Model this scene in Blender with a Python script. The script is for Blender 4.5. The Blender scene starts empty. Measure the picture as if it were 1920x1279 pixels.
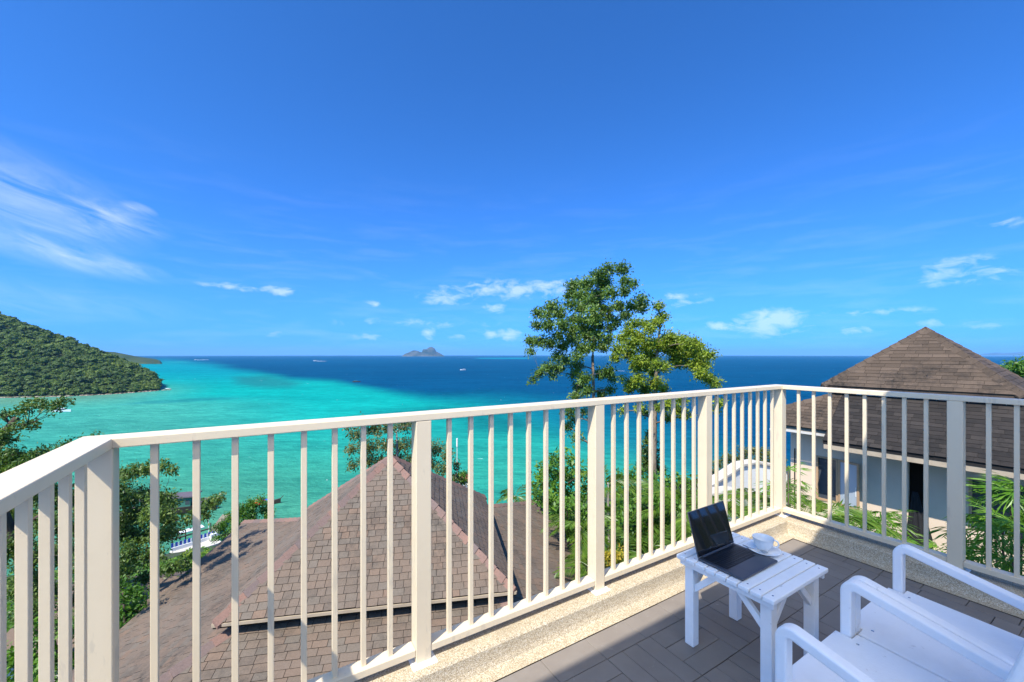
import bpy, math, random
import numpy as np
from mathutils import Vector, Matrix

random.seed(7)
rng = np.random.default_rng(11)
scene = bpy.context.scene
COL = scene.collection
R = math.radians

# ------------------------------------------------------------------ camera
FPX = 757.0            # focal length in pixels of the 1920 px wide frame
CAMZ = 1.425           # eye height above the balcony tiles
HORZ = 664.0           # row of the eye level
cam = bpy.data.cameras.new('camera')
cam.sensor_width = 36.0
cam.lens = 36.0 * FPX / 1920.0
cam.shift_y = (HORZ - 639.5) / 1920.0
cam.clip_start = 0.02
cam.clip_end = 120000
camo = bpy.data.objects.new('camera', cam)
COL.objects.link(camo)
camo.location = (0, 0, CAMZ)
camo.rotation_euler = (R(90), 0, 0)
scene.camera = camo

# ------------------------------------------------------------------ light
PHI = R(31.23)                                   # turn of the balcony against the view
EX = Vector((math.cos(PHI), math.sin(PHI), 0))   # along the long railing
NX = Vector((-math.sin(PHI), math.cos(PHI), 0))  # outwards over the long railing
SUN = (-0.69 * EX - 0.351 * NX + Vector((0, 0, 1))).normalized()
SUN_EL = math.asin(SUN.z)
SUN_AZ = math.atan2(SUN.x, SUN.y)                # clockwise from +Y

sun = bpy.data.lights.new('sun', 'SUN')
sun.energy = 4.3
sun.angle = R(0.53)
sun.color = (1.0, 0.94, 0.83)
suno = bpy.data.objects.new('sun', sun)
COL.objects.link(suno)
suno.rotation_euler = SUN.to_track_quat('Z', 'Y').to_euler()
suno.location = (0, -20, 40)

world = bpy.data.worlds.new('World')
scene.world = world
world.use_nodes = True
world.cycles.sampling_method = 'MANUAL'
world.cycles.sample_map_resolution = 256
scene.cycles.max_bounces = 6
scene.cycles.diffuse_bounces = 4
scene.cycles.glossy_bounces = 3
scene.cycles.volume_bounces = 0
SKY_STRENGTH = 0.15
EXPOSURE = 0.92
scene.view_settings.view_transform = 'Standard'
scene.view_settings.look = 'None'
scene.view_settings.exposure = EXPOSURE
scene.view_settings.gamma = 1.0
scene.view_settings.use_curve_mapping = False


def build_sky():
    nt = world.node_tree
    N, L = nt.nodes, nt.links
    N.clear()
    out = N.new('ShaderNodeOutputWorld')
    bg = N.new('ShaderNodeBackground')
    bg.inputs['Strength'].default_value = SKY_STRENGTH
    L.new(bg.outputs[0], out.inputs[0])
    sky = N.new('ShaderNodeTexSky')
    sky.sky_type = 'NISHITA'
    sky.sun_disc = False
    sky.sun_elevation = SUN_EL
    sky.sun_rotation = SUN_AZ
    sky.altitude = 50
    sky.air_density = 0.6
    sky.dust_density = 1.2
    sky.ozone_density = 10.0
    def math_(op, a, b=None, c=None, clamp=False):
        m = N.new('ShaderNodeMath')
        m.operation = op
        m.use_clamp = clamp
        for i, v in enumerate((a, b, c)):
            if v is None:
                continue
            if isinstance(v, (int, float)):
                m.inputs[i].default_value = v
            else:
                L.new(v, m.inputs[i])
        return m.outputs[0]
    tc = N.new('ShaderNodeTexCoord')
    nrm = N.new('ShaderNodeVectorMath')
    nrm.operation = 'NORMALIZE'
    L.new(tc.outputs['Generated'], nrm.inputs[0])
    sep = N.new('ShaderNodeSeparateXYZ')
    L.new(nrm.outputs[0], sep.inputs[0])
    # the clear tropical sky hardly pales towards the horizon: look up the sky a little higher there
    zz = math_('SQRT', math_('MULTIPLY_ADD', sep.outputs[2], sep.outputs[2], 0.021))
    cv = N.new('ShaderNodeCombineXYZ')
    L.new(sep.outputs[0], cv.inputs[0])
    L.new(sep.outputs[1], cv.inputs[1])
    L.new(zz, cv.inputs[2])
    nv = N.new('ShaderNodeVectorMath')
    nv.operation = 'NORMALIZE'
    L.new(cv.outputs[0], nv.inputs[0])
    L.new(nv.outputs[0], sky.inputs['Vector'])
    hsv = N.new('ShaderNodeMixRGB')
    hsv.blend_type = 'MULTIPLY'
    hsv.inputs['Fac'].default_value = 1.0
    hsv.inputs[2].default_value = (0.46, 0.93, 1.19, 1)
    L.new(sky.outputs[0], hsv.inputs[1])
    # a little more contrast between zenith and horizon
    dn = N.new('ShaderNodeMixRGB')
    dn.blend_type = 'MULTIPLY'
    dn.inputs['Fac'].default_value = 1.0
    dn.inputs[2].default_value = (0.27, 0.27, 0.27, 1)
    L.new(hsv.outputs[0], dn.inputs[1])
    gm = N.new('ShaderNodeGamma')
    gm.inputs['Gamma'].default_value = 1.10
    L.new(dn.outputs[0], gm.inputs['Color'])
    hsv = N.new('ShaderNodeMixRGB')
    hsv.blend_type = 'MULTIPLY'
    hsv.inputs['Fac'].default_value = 1.0
    hsv.use_clamp = False
    hsv.inputs[2].default_value = (3.85, 3.85, 3.85, 1)
    L.new(gm.outputs[0], hsv.inputs[1])
    az = math_('ARCTAN2', sep.outputs[0], sep.outputs[1])
    el = math_('ARCSINE', sep.outputs[2])
    comb = N.new('ShaderNodeCombineXYZ')
    L.new(az, comb.inputs[0])
    L.new(el, comb.inputs[1])

    def noise(vec, scale, sx, sy, detail, rough, rot=0.0, dist=0.0):
        mp = N.new('ShaderNodeMapping')
        mp.inputs['Rotation'].default_value = (0, 0, rot)
        L.new(vec, mp.inputs[0])
        mp2 = N.new('ShaderNodeMapping')
        mp2.inputs['Scale'].default_value = (sx, sy, 1)
        L.new(mp.outputs[0], mp2.inputs[0])
        n = N.new('ShaderNodeTexNoise')
        n.inputs['Scale'].default_value = scale
        n.inputs['Detail'].default_value = detail
        n.inputs['Roughness'].default_value = rough
        n.inputs['Distortion'].default_value = dist
        L.new(mp2.outputs[0], n.inputs['Vector'])
        return n.outputs['Fac']

    def ell(px, py, rx, ry, rot, dens):
        """soft oval in azimuth / elevation; sizes in photo pixels"""
        a0 = math.atan((px - 960) / FPX)
        k = math.cos(a0)
        e0 = math.atan((HORZ - py) / FPX * k)
        ra = rx / FPX * k * k
        re = ry / FPX * k
        mp = N.new('ShaderNodeMapping')
        mp.vector_type = 'TEXTURE'
        mp.inputs['Location'].default_value = (a0, e0, 0)
        mp.inputs['Rotation'].default_value = (0, 0, rot)
        mp.inputs['Scale'].default_value = (ra, re, 1)
        L.new(comb.outputs[0], mp.inputs[0])
        gr = N.new('ShaderNodeTexGradient')
        gr.gradient_type = 'SPHERICAL'
        L.new(mp.outputs[0], gr.inputs[0])
        return math_('MULTIPLY', gr.outputs['Fac'], dens * 1.3)

    def union(lst):
        o = lst[0]
        for x in lst[1:]:
            o = math_('MAXIMUM', o, x)
        return o
    streak = noise(comb.outputs[0], 9.0, 1.0, 4.5, 7, 0.62, R(17), 0.6)
    puff = noise(comb.outputs[0], 26.0, 1.0, 2.0, 5, 0.62, 0, 0.5)
    band = noise(comb.outputs[0], 5.0, 1.0, 7.0, 4, 0.6, 0, 0.3)
    # cirrus to the left
    ci = union([ell(40, 370, 330, 100, R(-14), 0.75), ell(200, 402, 150, 36, R(-11), 0.95),
                ell(165, 425, 110, 30, R(-12), 0.9), ell(100, 470, 260, 38, R(-11), 0.9),
                ell(215, 500, 130, 26, R(-10), 0.8), ell(255, 392, 46, 14, R(-8), 1.0),
                ell(60, 560, 460, 50, R(-3), 0.35)])
    cir = math_('MULTIPLY', ci, math_('MULTIPLY_ADD', streak, 2.6, -0.85, clamp=True))
    # small fair-weather clouds low over the sea
    cu = [(835, 558, 46, 15, 0.95), (960, 543, 120, 18, 0.95), (1030, 536, 60, 14, 0.9), (1275, 556, 36, 8, 0.9),
          (1445, 605, 66, 26, 1.25), (1350, 612, 26, 11, 1.2), (1270, 568, 60, 10, 0.6), (803, 625, 13, 12, 1.3),
          (685, 632, 34, 7, 0.9), (930, 578, 26, 10, 0.8), (955, 628, 24, 12, 1.2), (920, 628, 14, 9, 1.2),
          (1605, 621, 26, 11, 1.1), (1765, 520, 46, 18, 0.85), (1850, 512, 60, 20, 0.75), (1740, 606, 36, 9, 0.9),
          (525, 545, 34, 9, 1.1), (430, 538, 52, 8, 0.9), (515, 628, 22, 7, 0.7), (700, 570, 22, 6, 0.6),
          (860, 632, 16, 7, 0.8), (790, 606, 150, 9, 0.5), (1800, 490, 90, 14, 0.6), (1180, 580, 60, 12, 0.6),
          (1880, 416, 60, 14, 0.5), (1640, 585, 130, 8, 0.55), (1850, 610, 60, 10, 0.5)]
    cum = union([ell(x, y, rx * 1.5, ry * 1.4, 0, d) for x, y, rx, ry, d in cu])
    cum = math_('MULTIPLY', math_('MULTIPLY', cum, 2.2, clamp=True), math_('MULTIPLY_ADD', math_('ADD', cum, math_('MULTIPLY_ADD', puff, 3.2, -1.95)), 1.0, 0.0, clamp=True))
    # faint veil bands along the whole low sky
    lowm = math_('MULTIPLY', math_('SUBTRACT', 1.0, math_('DIVIDE', el, 0.42), clamp=True),
                 math_('MULTIPLY_ADD', band, 3.0, -1.45, clamp=True))
    veil = math_('MULTIPLY', lowm, 0.13)
    tot = union([math_('MULTIPLY', cir, 0.36), math_('MULTIPLY', cum, 0.36), veil])
    mix = N.new('ShaderNodeMixRGB')
    L.new(tot, mix.inputs['Fac'])
    L.new(hsv.outputs[0], mix.inputs[1])
    w = 0.80 / SKY_STRENGTH
    mix.inputs[2].default_value = (w * 0.93, w * 0.96, w * 1.06, 1)
    L.new(mix.outputs[0], bg.inputs['Color'])


build_sky()

# ------------------------------------------------------------------ helpers


def W(e, n, z=0.0):
    p = EX * e + NX * n
    return Vector((p.x, p.y, z))


def P(px, py, D):
    """a point seen at photo pixel (px, py), D metres in front"""
    return Vector(((px - 960) / FPX * D, D, CAMZ - (py - HORZ) / FPX * D))


def pix(v):
    return 960 + v[0] / v[1] * FPX, HORZ - (v[2] - CAMZ) / v[1] * FPX


def fast_mesh(name, V, F, attr=None, smooth=False):
    V = np.asarray(V, dtype=np.float32)
    F = np.asarray(F, dtype=np.int32)
    me = bpy.data.meshes.new(name)
    me.vertices.add(len(V))
    me.vertices.foreach_set('co', V.ravel())
    k = F.shape[1]
    me.loops.add(F.size)
    me.loops.foreach_set('vertex_index', F.ravel())
    me.polygons.add(len(F))
    me.polygons.foreach_set('loop_start', np.arange(0, F.size, k, dtype=np.int32))
    me.polygons.foreach_set('loop_total', np.full(len(F), k, dtype=np.int32))
    me.polygons.foreach_set('use_smooth', np.full(len(F), bool(smooth)))
    if attr:
        for an, av in attr.items():
            a = me.attributes.new(an, 'FLOAT', 'POINT')
            a.data.foreach_set('value', np.asarray(av, dtype=np.float32).ravel())
    me.update(calc_edges=True)
    me.validate()
    return me


def link(name, me, mat=None, parent=None, loc=None, rotz=None):
    o = bpy.data.objects.new(name, me)
    COL.objects.link(o)
    if mat is not None and me is not None and len(me.materials) == 0:
        me.materials.append(mat)
    if parent is not None:
        o.parent = parent
    if loc is not None:
        o.location = loc
    if rotz is not None:
        o.rotation_euler = (0, 0, rotz)
    return o


def tag(o, label=None, cat=None, group=None, kind=None):
    if label:
        o['label'] = label
    if cat:
        o['category'] = cat
    if group:
        o['group'] = group
    if kind:
        o['kind'] = kind
    return o


def thing(name, label, cat, loc=(0, 0, 0), rotz=0.0, group=None):
    o = bpy.data.objects.new(name, None)
    o.empty_display_size = 0.2
    COL.objects.link(o)
    o.location = loc
    o.rotation_euler = (0, 0, rotz)
    return tag(o, label, cat, group)


class MB:
    def __init__(s):
        s.v = []
        s.f = []

    def add(s, vs, fs):
        b = len(s.v)
        s.v += [tuple(v) for v in vs]
        s.f += [tuple(b + i for i in f) for f in fs]
        return s

    def box(s, x0, x1, y0, y1, z0, z1, M=None):
        vs = [Vector((x, y, z)) for z in (z0, z1) for y in (y0, y1) for x in (x0, x1)]
        if M is not None:
            vs = [M @ v for v in vs]
        return s.add(vs, [(0, 2, 3, 1), (4, 5, 7, 6), (0, 1, 5, 4), (2, 6, 7, 3), (0, 4, 6, 2), (1, 3, 7, 5)])

    def bar(s, a, b, w, h, up=(0, 0, 1)):
        a, b = Vector(a), Vector(b)
        d = (b - a).normalized()
        u = Vector(up)
        sd = d.cross(u)
        if sd.length < 1e-5:
            sd = d.cross(Vector((1, 0, 0)))
        sd.normalize()
        u = sd.cross(d)
        vs = []
        for p in (a, b):
            for i, j in ((-1, -1), (1, -1), (1, 1), (-1, 1)):
                vs.append(p + sd * (i * w / 2) + u * (j * h / 2))
        return s.add(vs, [(0, 1, 2, 3)[::-1], (4, 5, 6, 7), (0, 1, 5, 4), (1, 2, 6, 5), (2, 3, 7, 6), (3, 0, 4, 7)])

    def prism(s, poly, axis, a0, a1):
        """extrude a 2D outline; axis 'x': outline is (y, z); 'z': (x, y); 'y': (x, z)"""
        k = len(poly)
        vs = []
        for a in (a0, a1):
            for p, q in poly:
                vs.append({'x': (a, p, q), 'y': (p, a, q), 'z': (p, q, a)}[axis])
        fs = [tuple(range(k))[::-1], tuple(range(k, 2 * k))]
        for i in range(k):
            j = (i + 1) % k
            fs.append((i, j, k + j, k + i))
        return s.add(vs, fs)

    def tube(s, pts, rads, sides=6):
        pts = [Vector(p) for p in pts]
        rings = []
        b = len(s.v)
        up = Vector((0.13, 0.21, 1)).normalized()
        for i, p in enumerate(pts):
            d = (pts[min(i + 1, len(pts) - 1)] - pts[max(i - 1, 0)])
            if d.length < 1e-9:
                d = Vector((0, 0, 1))
            d.normalize()
            x = d.cross(up)
            if x.length < 1e-3:
                x = d.cross(Vector((1, 0, 0)))
            x.normalize()
            y = d.cross(x)
            for k in range(sides):
                t = 2 * math.pi * k / sides
                s.v.append(tuple(p + (x * math.cos(t) + y * math.sin(t)) * rads[i]))
        for i in range(len(pts) - 1):
            for k in range(sides):
                k2 = (k + 1) % sides
                s.f.append((b + i * sides + k, b + i * sides + k2, b + (i + 1) * sides + k2, b + (i + 1) * sides + k))
        s.f.append(tuple(b + k for k in range(sides))[::-1])
        e = b + (len(pts) - 1) * sides
        s.f.append(tuple(e + k for k in range(sides)))
        return s

    def lathe(s, prof, sides=40, cx=0, cy=0):
        b = len(s.v)
        for r, z in prof:
            for k in range(sides):
                t = 2 * math.pi * k / sides
                s.v.append((cx + r * math.cos(t), cy + r * math.sin(t), z))
        for i in range(len(prof) - 1):
            for k in range(sides):
                k2 = (k + 1) % sides
                s.f.append((b + i * sides + k, b + i * sides + k2, b + (i + 1) * sides + k2, b + (i + 1) * sides + k))
        return s

    def build(s, name, mat, parent=None, loc=None, rotz=None, bevel=0.0, smooth=False, seg=2):
        me = bpy.data.meshes.new(name)
        me.from_pydata(s.v, [], s.f)
        me.update()
        if smooth:
            for p in me.polygons:
                p.use_smooth = True
        o = link(name, me, mat, parent, loc, rotz)
        if bevel:
            m = o.modifiers.new('bevel', 'BEVEL')
            m.width = bevel
            m.segments = seg
            m.limit_method = 'ANGLE'
        return o


# ------------------------------------------------------------------ materials
def new_mat(name):
    m = bpy.data.materials.new(name)
    m.use_nodes = True
    nt = m.node_tree
    b = nt.nodes['Principled BSDF']
    return m, nt, b


def nd(nt, t, **kw):
    n = nt.nodes.new(t)
    for k, v in kw.items():
        if k in n.inputs:
            n.inputs[k].default_value = v
        else:
            setattr(n, k, v)
    return n


def coord(nt, kind='Object', scale=(1, 1, 1)):
    if kind == 'World':
        g = nt.nodes.new('ShaderNodeNewGeometry')
        o = g.outputs['Position']
    else:
        o = nt.nodes.new('ShaderNodeTexCoord').outputs[kind]
    if scale != (1, 1, 1):
        mp = nt.nodes.new('ShaderNodeMapping')
        mp.inputs['Scale'].default_value = scale
        nt.links.new(o, mp.inputs[0])
        o = mp.outputs[0]
    return o


def tex(nt, vec, scale, detail=4, rough=0.55, dist=0.0):
    n = nd(nt, 'ShaderNodeTexNoise')
    n.inputs['Scale'].default_value = scale
    n.inputs['Detail'].default_value = detail
    n.inputs['Roughness'].default_value = rough
    n.inputs['Distortion'].default_value = dist
    nt.links.new(vec, n.inputs['Vector'])
    return n.outputs['Fac']


def ramp(nt, fac, stops):
    r = nt.nodes.new('ShaderNodeValToRGB')
    el = r.color_ramp.elements
    while len(el) > 1:
        el.remove(el[-1])
    el[0].position = stops[0][0]
    el[0].color = (*stops[0][1], 1)
    for p, c in stops[1:]:
        x = el.new(p)
        x.color = (*c, 1)
    nt.links.new(fac, r.inputs['Fac'])
    return r.outputs['Color']


def bump(nt, b, h, strength, dist):
    bp = nd(nt, 'ShaderNodeBump')
    bp.inputs['Strength'].default_value = strength
    bp.inputs['Distance'].default_value = dist
    nt.links.new(h, bp.inputs['Height'])
    nt.links.new(bp.outputs[0], b.inputs['Normal'])


def mixc(nt, fac, a, b, mode='MIX'):
    m = nt.nodes.new('ShaderNodeMixRGB')
    m.blend_type = mode
    for i, v in ((0, fac), (1, a), (2, b)):
        if isinstance(v, (int, float)):
            m.inputs[i].default_value = v
        elif isinstance(v, tuple):
            m.inputs[i].default_value = (*v, 1)
        else:
            nt.links.new(v, m.inputs[i])
    return m.outputs[0]


def paint(name, col, dirt=None, rough=0.45, spec=0.4, sc=6.0, amount=0.35, bmp=0.1, kind='Object'):
    m, nt, b = new_mat(name)
    v = coord(nt, kind)
    n1 = tex(nt, v, sc, 6, 0.65)
    dirt = dirt or tuple(c * 0.75 for c in col)
    f = ramp(nt, n1, [(0.46, (0, 0, 0)), (0.78, (1, 1, 1))])
    fm = nd(nt, 'ShaderNodeMath', operation='MULTIPLY')
    fm.inputs[1].default_value = amount
    nt.links.new(f, fm.inputs[0])
    nt.links.new(mixc(nt, fm.outputs[0], col, dirt), b.inputs['Base Color'])
    b.inputs['Roughness'].default_value = rough
    b.inputs['Specular IOR Level'].default_value = spec
    n2 = tex(nt, v, sc * 14, 3, 0.6)
    bump(nt, b, n2, bmp, 0.004)
    return m


M = {}
M['rail'] = paint('cream_metal_paint', (0.665, 0.55, 0.38), (0.48, 0.38, 0.25), 0.42, 0.35, 5, 0.22, 0.06)
M['white_wood'] = paint('white_painted_wood', (0.86, 0.86, 0.86), (0.66, 0.65, 0.63), 0.42, 0.35, 7, 0.35, 0.3)
def wear(m, scale, thr, col, stretch, amt, seedoff):
    """chips, rust specks or scuffs with a shape of their own on a painted material"""
    nt = m.node_tree
    b = nt.nodes['Principled BSDF']
    src = b.inputs['Base Color'].links[0].from_socket
    v = coord(nt, 'World', stretch)
    ad = nt.nodes.new('ShaderNodeVectorMath')
    ad.operation = 'ADD'
    ad.inputs[1].default_value = (seedoff, seedoff * 0.7, 0)
    nt.links.new(v, ad.inputs[0])
    n = tex(nt, ad.outputs[0], scale, 5, 0.65, 0.3)
    f = ramp(nt, n, [(thr, (0, 0, 0)), (min(1.0, thr + 0.05), (amt, amt, amt))])
    nt.links.new(mixc(nt, f, src, col), b.inputs['Base Color'])


wear(M['rail'], 42, 0.715, (0.26, 0.15, 0.07), (1, 1, 1), 0.8, 3.0)
wear(M['rail'], 9, 0.60, (0.42, 0.36, 0.28), (2.2, 2.2, 0.5), 0.35, 7.0)
wear(M['white_wood'], 16, 0.66, (0.45, 0.43, 0.40), (1, 1, 1), 0.45, 1.0)
wear(M['white_wood'], 55, 0.70, (0.30, 0.28, 0.26), (1, 1, 1), 0.5, 5.0)
M['ceramic'] = paint('white_glazed_ceramic', (0.84, 0.84, 0.83), (0.8, 0.8, 0.8), 0.12, 0.5, 3, 0.1, 0.0)
M['plinth'] = paint('white_paint_plinth', (0.80, 0.79, 0.77), (0.6, 0.57, 0.5), 0.6, 0.2, 30, 0.5, 0.3)
M['wall_white'] = paint('white_plaster', (0.74, 0.73, 0.70), (0.50, 0.48, 0.45), 0.85, 0.1, 1.3, 0.45, 0.3)
M['wall_grey'] = paint('grey_plaster', (0.60, 0.475, 0.355), (0.43, 0.34, 0.255), 0.85, 0.1, 1.1, 0.4, 0.3)
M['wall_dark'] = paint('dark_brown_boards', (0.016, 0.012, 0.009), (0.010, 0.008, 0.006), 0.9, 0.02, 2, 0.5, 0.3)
M['fascia'] = paint('tan_fascia_board', (0.38, 0.30, 0.21), (0.22, 0.17, 0.12), 0.7, 0.2, 3, 0.6, 0.3)
M['frame_wood'] = paint('tan_window_wood', (0.40, 0.26, 0.15), (0.25, 0.15, 0.08), 0.5, 0.3, 8, 0.5, 0.3)
M['metal_dark'] = paint('space_grey_aluminium', (0.115, 0.118, 0.13), (0.10, 0.10, 0.11), 0.34, 0.5, 3, 0.15, 0.02)
M['metal_dark'].node_tree.nodes['Principled BSDF'].inputs['Metallic'].default_value = 0.75
M['key'] = paint('black_plastic_keys', (0.008, 0.008, 0.009), (0.012, 0.012, 0.012), 0.45, 0.4, 9, 0.3, 0.0)
M['steel'] = paint('stainless_steel', (0.55, 0.55, 0.55), (0.4, 0.4, 0.4), 0.18, 0.5, 9, 0.2, 0.0)
M['steel'].node_tree.nodes['Principled BSDF'].inputs['Metallic'].default_value = 1.0
M['screen'] = paint('glossy_black_screen', (0.004, 0.004, 0.006), (0.005, 0.005, 0.006), 0.04, 0.55, 3, 0.0, 0.0)
M['black_cloth'] = paint('black_cloth', (0.02, 0.02, 0.022), (0.04, 0.04, 0.04), 0.9, 0.1, 4, 0.5, 0.2)
M['dark_glass'] = paint('dark_window_glass', (0.05, 0.06, 0.07), (0.04, 0.05, 0.06), 0.08, 0.5, 2, 0.1, 0.0)
M['pale_glass'] = paint('frosted_window_glass', (0.33, 0.38, 0.42), (0.28, 0.33, 0.37), 0.2, 0.5, 2, 0.2, 0.0)
M['gutter'] = paint('white_gutter', (0.78, 0.76, 0.72), (0.5, 0.48, 0.44), 0.5, 0.3, 5, 0.5, 0.1)
M['boat_white'] = paint('white_gelcoat', (0.80, 0.80, 0.80), (0.6, 0.6, 0.6), 0.3, 0.4, 1, 0.2, 0.0)
M['boat_dark'] = paint('dark_boat_timber', (0.06, 0.045, 0.035), (0.03, 0.025, 0.02), 0.7, 0.2, 1, 0.5, 0.2)
M['boat_green'] = paint('green_boat_paint', (0.05, 0.17, 0.13), (0.03, 0.10, 0.08), 0.6, 0.2, 1, 0.4, 0.1)
M['boat_roof'] = paint('faded_grey_tarpaulin', (0.12, 0.10, 0.115), (0.08, 0.07, 0.08), 0.8, 0.1, 1, 0.4, 0.1)
M['blue_board'] = paint('blue_plastic_panel', (0.03, 0.07, 0.42), (0.05, 0.1, 0.35), 0.5, 0.3, 1, 0.4, 0.0)
M['red_roof'] = paint('red_painted_roof', (0.33, 0.07, 0.06), (0.22, 0.05, 0.05), 0.7, 0.2, 2, 0.5, 0.1)
M['terrace'] = paint('pale_bounce_floor', (0.60, 0.58, 0.54), (0.42, 0.40, 0.37), 0.85, 0.1, 0.8, 0.6, 0.3)  # for the added unseen floor that bounces sunlight onto the balcony
M['concrete'] = paint('pale_concrete', (0.52, 0.48, 0.42), (0.34, 0.31, 0.27), 0.85, 0.1, 0.8, 0.6, 0.3)
M['foam'] = paint('white_sea_foam', (0.85, 0.88, 0.88), (0.6, 0.75, 0.78), 0.8, 0.1, 0.2, 0.5, 0.0)
M['flower'] = paint('red_petals', (0.55, 0.05, 0.02), (0.6, 0.15, 0.02), 0.6, 0.2, 5, 0.5, 0.0)


def mat_tile():
    m, nt, b = new_mat('grey_composite_tile')
    oi = nt.nodes.new('ShaderNodeObjectInfo')
    v = coord(nt, 'World')
    n1 = tex(nt, v, 7, 6, 0.6)
    n2 = tex(nt, v, 60, 4, 0.7)
    base = ramp(nt, oi.outputs['Random'], [(0, (0.175, 0.150, 0.128)), (0.5, (0.186, 0.160, 0.137)), (1, (0.197, 0.170, 0.146))])
    c = mixc(nt, ramp(nt, n1, [(0.4, (0, 0, 0)), (0.75, (0.6, 0.6, 0.6))]), base, (0.235, 0.207, 0.18))
    n3 = tex(nt, v, 16, 5, 0.75, 1.2)
    c = mixc(nt, ramp(nt, n3, [(0.655, (0, 0, 0)), (0.70, (0.5, 0.5, 0.5))]), c, (0.36, 0.34, 0.32))
    nt.links.new(c, b.inputs['Base Color'])
    b.inputs['Roughness'].default_value = 0.62
    b.inputs['Specular IOR Level'].default_value = 0.3
    bump(nt, b, n2, 0.25, 0.002)
    return m


def mat_pebble():
    m, nt, b = new_mat('exposed_pebble_wash')
    v = coord(nt, 'World')
    vo = nt.nodes.new('ShaderNodeTexVoronoi')
    vo.inputs['Scale'].default_value = 300
    nt.links.new(v, vo.inputs['Vector'])
    sx = nt.nodes.new('ShaderNodeSeparateColor')
    nt.links.new(vo.outputs['Color'], sx.inputs[0])
    c = ramp(nt, sx.outputs[0], [(0, (0.16, 0.12, 0.075)), (0.12, (0.34, 0.27, 0.17)), (0.45, (0.50, 0.415, 0.285)),
                                 (0.8, (0.60, 0.52, 0.385)), (1, (0.68, 0.62, 0.51))])
    c = mixc(nt, ramp(nt, vo.outputs['Distance'], [(0.35, (0, 0, 0)), (0.75, (0.75, 0.75, 0.75))]), c, (0.28, 0.22, 0.145))
    n1 = tex(nt, v, 5, 5, 0.6)
    c = mixc(nt, ramp(nt, n1, [(0.45, (0, 0, 0)), (0.75, (0.35, 0.35, 0.35))]), c, (0.25, 0.20, 0.13))
    nt.links.new(c, b.inputs['Base Color'])
    b.inputs['Roughness'].default_value = 0.8
    b.inputs['Specular IOR Level'].default_value = 0.2
    inv = nd(nt, 'ShaderNodeMath', operation='SUBTRACT')
    inv.inputs[0].default_value = 1.0
    nt.links.new(vo.outputs['Distance'], inv.inputs[1])
    bump(nt, b, inv.outputs[0], 0.5, 0.0025)
    return m


def mat_shingle(name, stops, stain, stain_amt):
    m, nt, b = new_mat(name)
    oi = nt.nodes.new('ShaderNodeObjectInfo')
    at = nt.nodes.new('ShaderNodeAttribute')
    at.attribute_name = 'rnd'
    ad = nd(nt, 'ShaderNodeMath', operation='ADD')
    nt.links.new(oi.outputs['Random'], ad.inputs[0])
    nt.links.new(at.outputs['Fac'], ad.inputs[1])
    fr = nd(nt, 'ShaderNodeMath', operation='FRACT')
    nt.links.new(ad.outputs[0], fr.inputs[0])
    v = coord(nt, 'World')
    c = ramp(nt, fr.outputs[0], stops)
    big = tex(nt, v, 0.85, 6, 0.65, 0.4)
    mid = tex(nt, coord(nt, 'World', (1, 1, 0.22)), 9.0, 6, 0.72, 0.3)
    fine = tex(nt, v, 45, 4, 0.75)
    sm = nd(nt, 'ShaderNodeMath', operation='MULTIPLY')
    nt.links.new(ramp(nt, big, [(0.42, (0, 0, 0)), (0.66, (1, 1, 1))]), sm.inputs[0])
    nt.links.new(ramp(nt, mid, [(0.36, (0, 0, 0)), (0.60, (1, 1, 1))]), sm.inputs[1])
    sm2 = nd(nt, 'ShaderNodeMath', operation='MULTIPLY')
    nt.links.new(sm.outputs[0], sm2.inputs[0])
    sm2.inputs[1].default_value = stain_amt
    c = mixc(nt, sm2.outputs[0], c, stain)
    c = mixc(nt, 0.55, c, ramp(nt, fine, [(0.3, (0.35, 0.35, 0.35)), (0.7, (0.72, 0.72, 0.72))]), 'OVERLAY')
    nt.links.new(c, b.inputs['Base Color'])
    b.inputs['Roughness'].default_value = 0.85
    b.inputs['Specular IOR Level'].default_value = 0.18
    bump(nt, b, fine, 0.5, 0.006)
    return m


def mat_leaf(name, dark, mid, light, trans=0.35, gloss=0.45, nscale=0.8):
    m, nt, b = new_mat(name)
    at = nt.nodes.new('ShaderNodeAttribute')
    at.attribute_name = 'rnd'
    v = coord(nt, 'World')
    n1 = tex(nt, v, nscale, 4, 0.6)
    s = nd(nt, 'ShaderNodeMath', operation='MULTIPLY_ADD')
    nt.links.new(at.outputs['Fac'], s.inputs[0])
    s.inputs[1].default_value = 0.55
    m2 = nd(nt, 'ShaderNodeMath', operation='MULTIPLY_ADD')
    nt.links.new(n1, m2.inputs[0])
    m2.inputs[1].default_value = 0.9
    m2.inputs[2].default_value = -0.22
    nt.links.new(m2.outputs[0], s.inputs[2])
    c = ramp(nt, s.outputs[0], [(0.1, dark), (0.5, mid), (0.92, light)])
    nt.links.new(c, b.inputs['Base Color'])
    b.inputs['Roughness'].default_value = gloss
    b.inputs['Specular IOR Level'].default_value = 0.35
    tr = nt.nodes.new('ShaderNodeBsdfTranslucent')
    cc = mixc(nt, 1.0, c, (1.0, 1.15, 0.45), 'MULTIPLY')
    nt.links.new(cc, tr.inputs['Color'])
    mx = nt.nodes.new('ShaderNodeMixShader')
    mx.inputs[0].default_value = trans
    nt.links.new(b.outputs[0], mx.inputs[1])
    nt.links.new(tr.outputs[0], mx.inputs[2])
    nt.links.new(mx.outputs[0], nt.nodes['Material Output'].inputs['Surface'])
    return m


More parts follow.
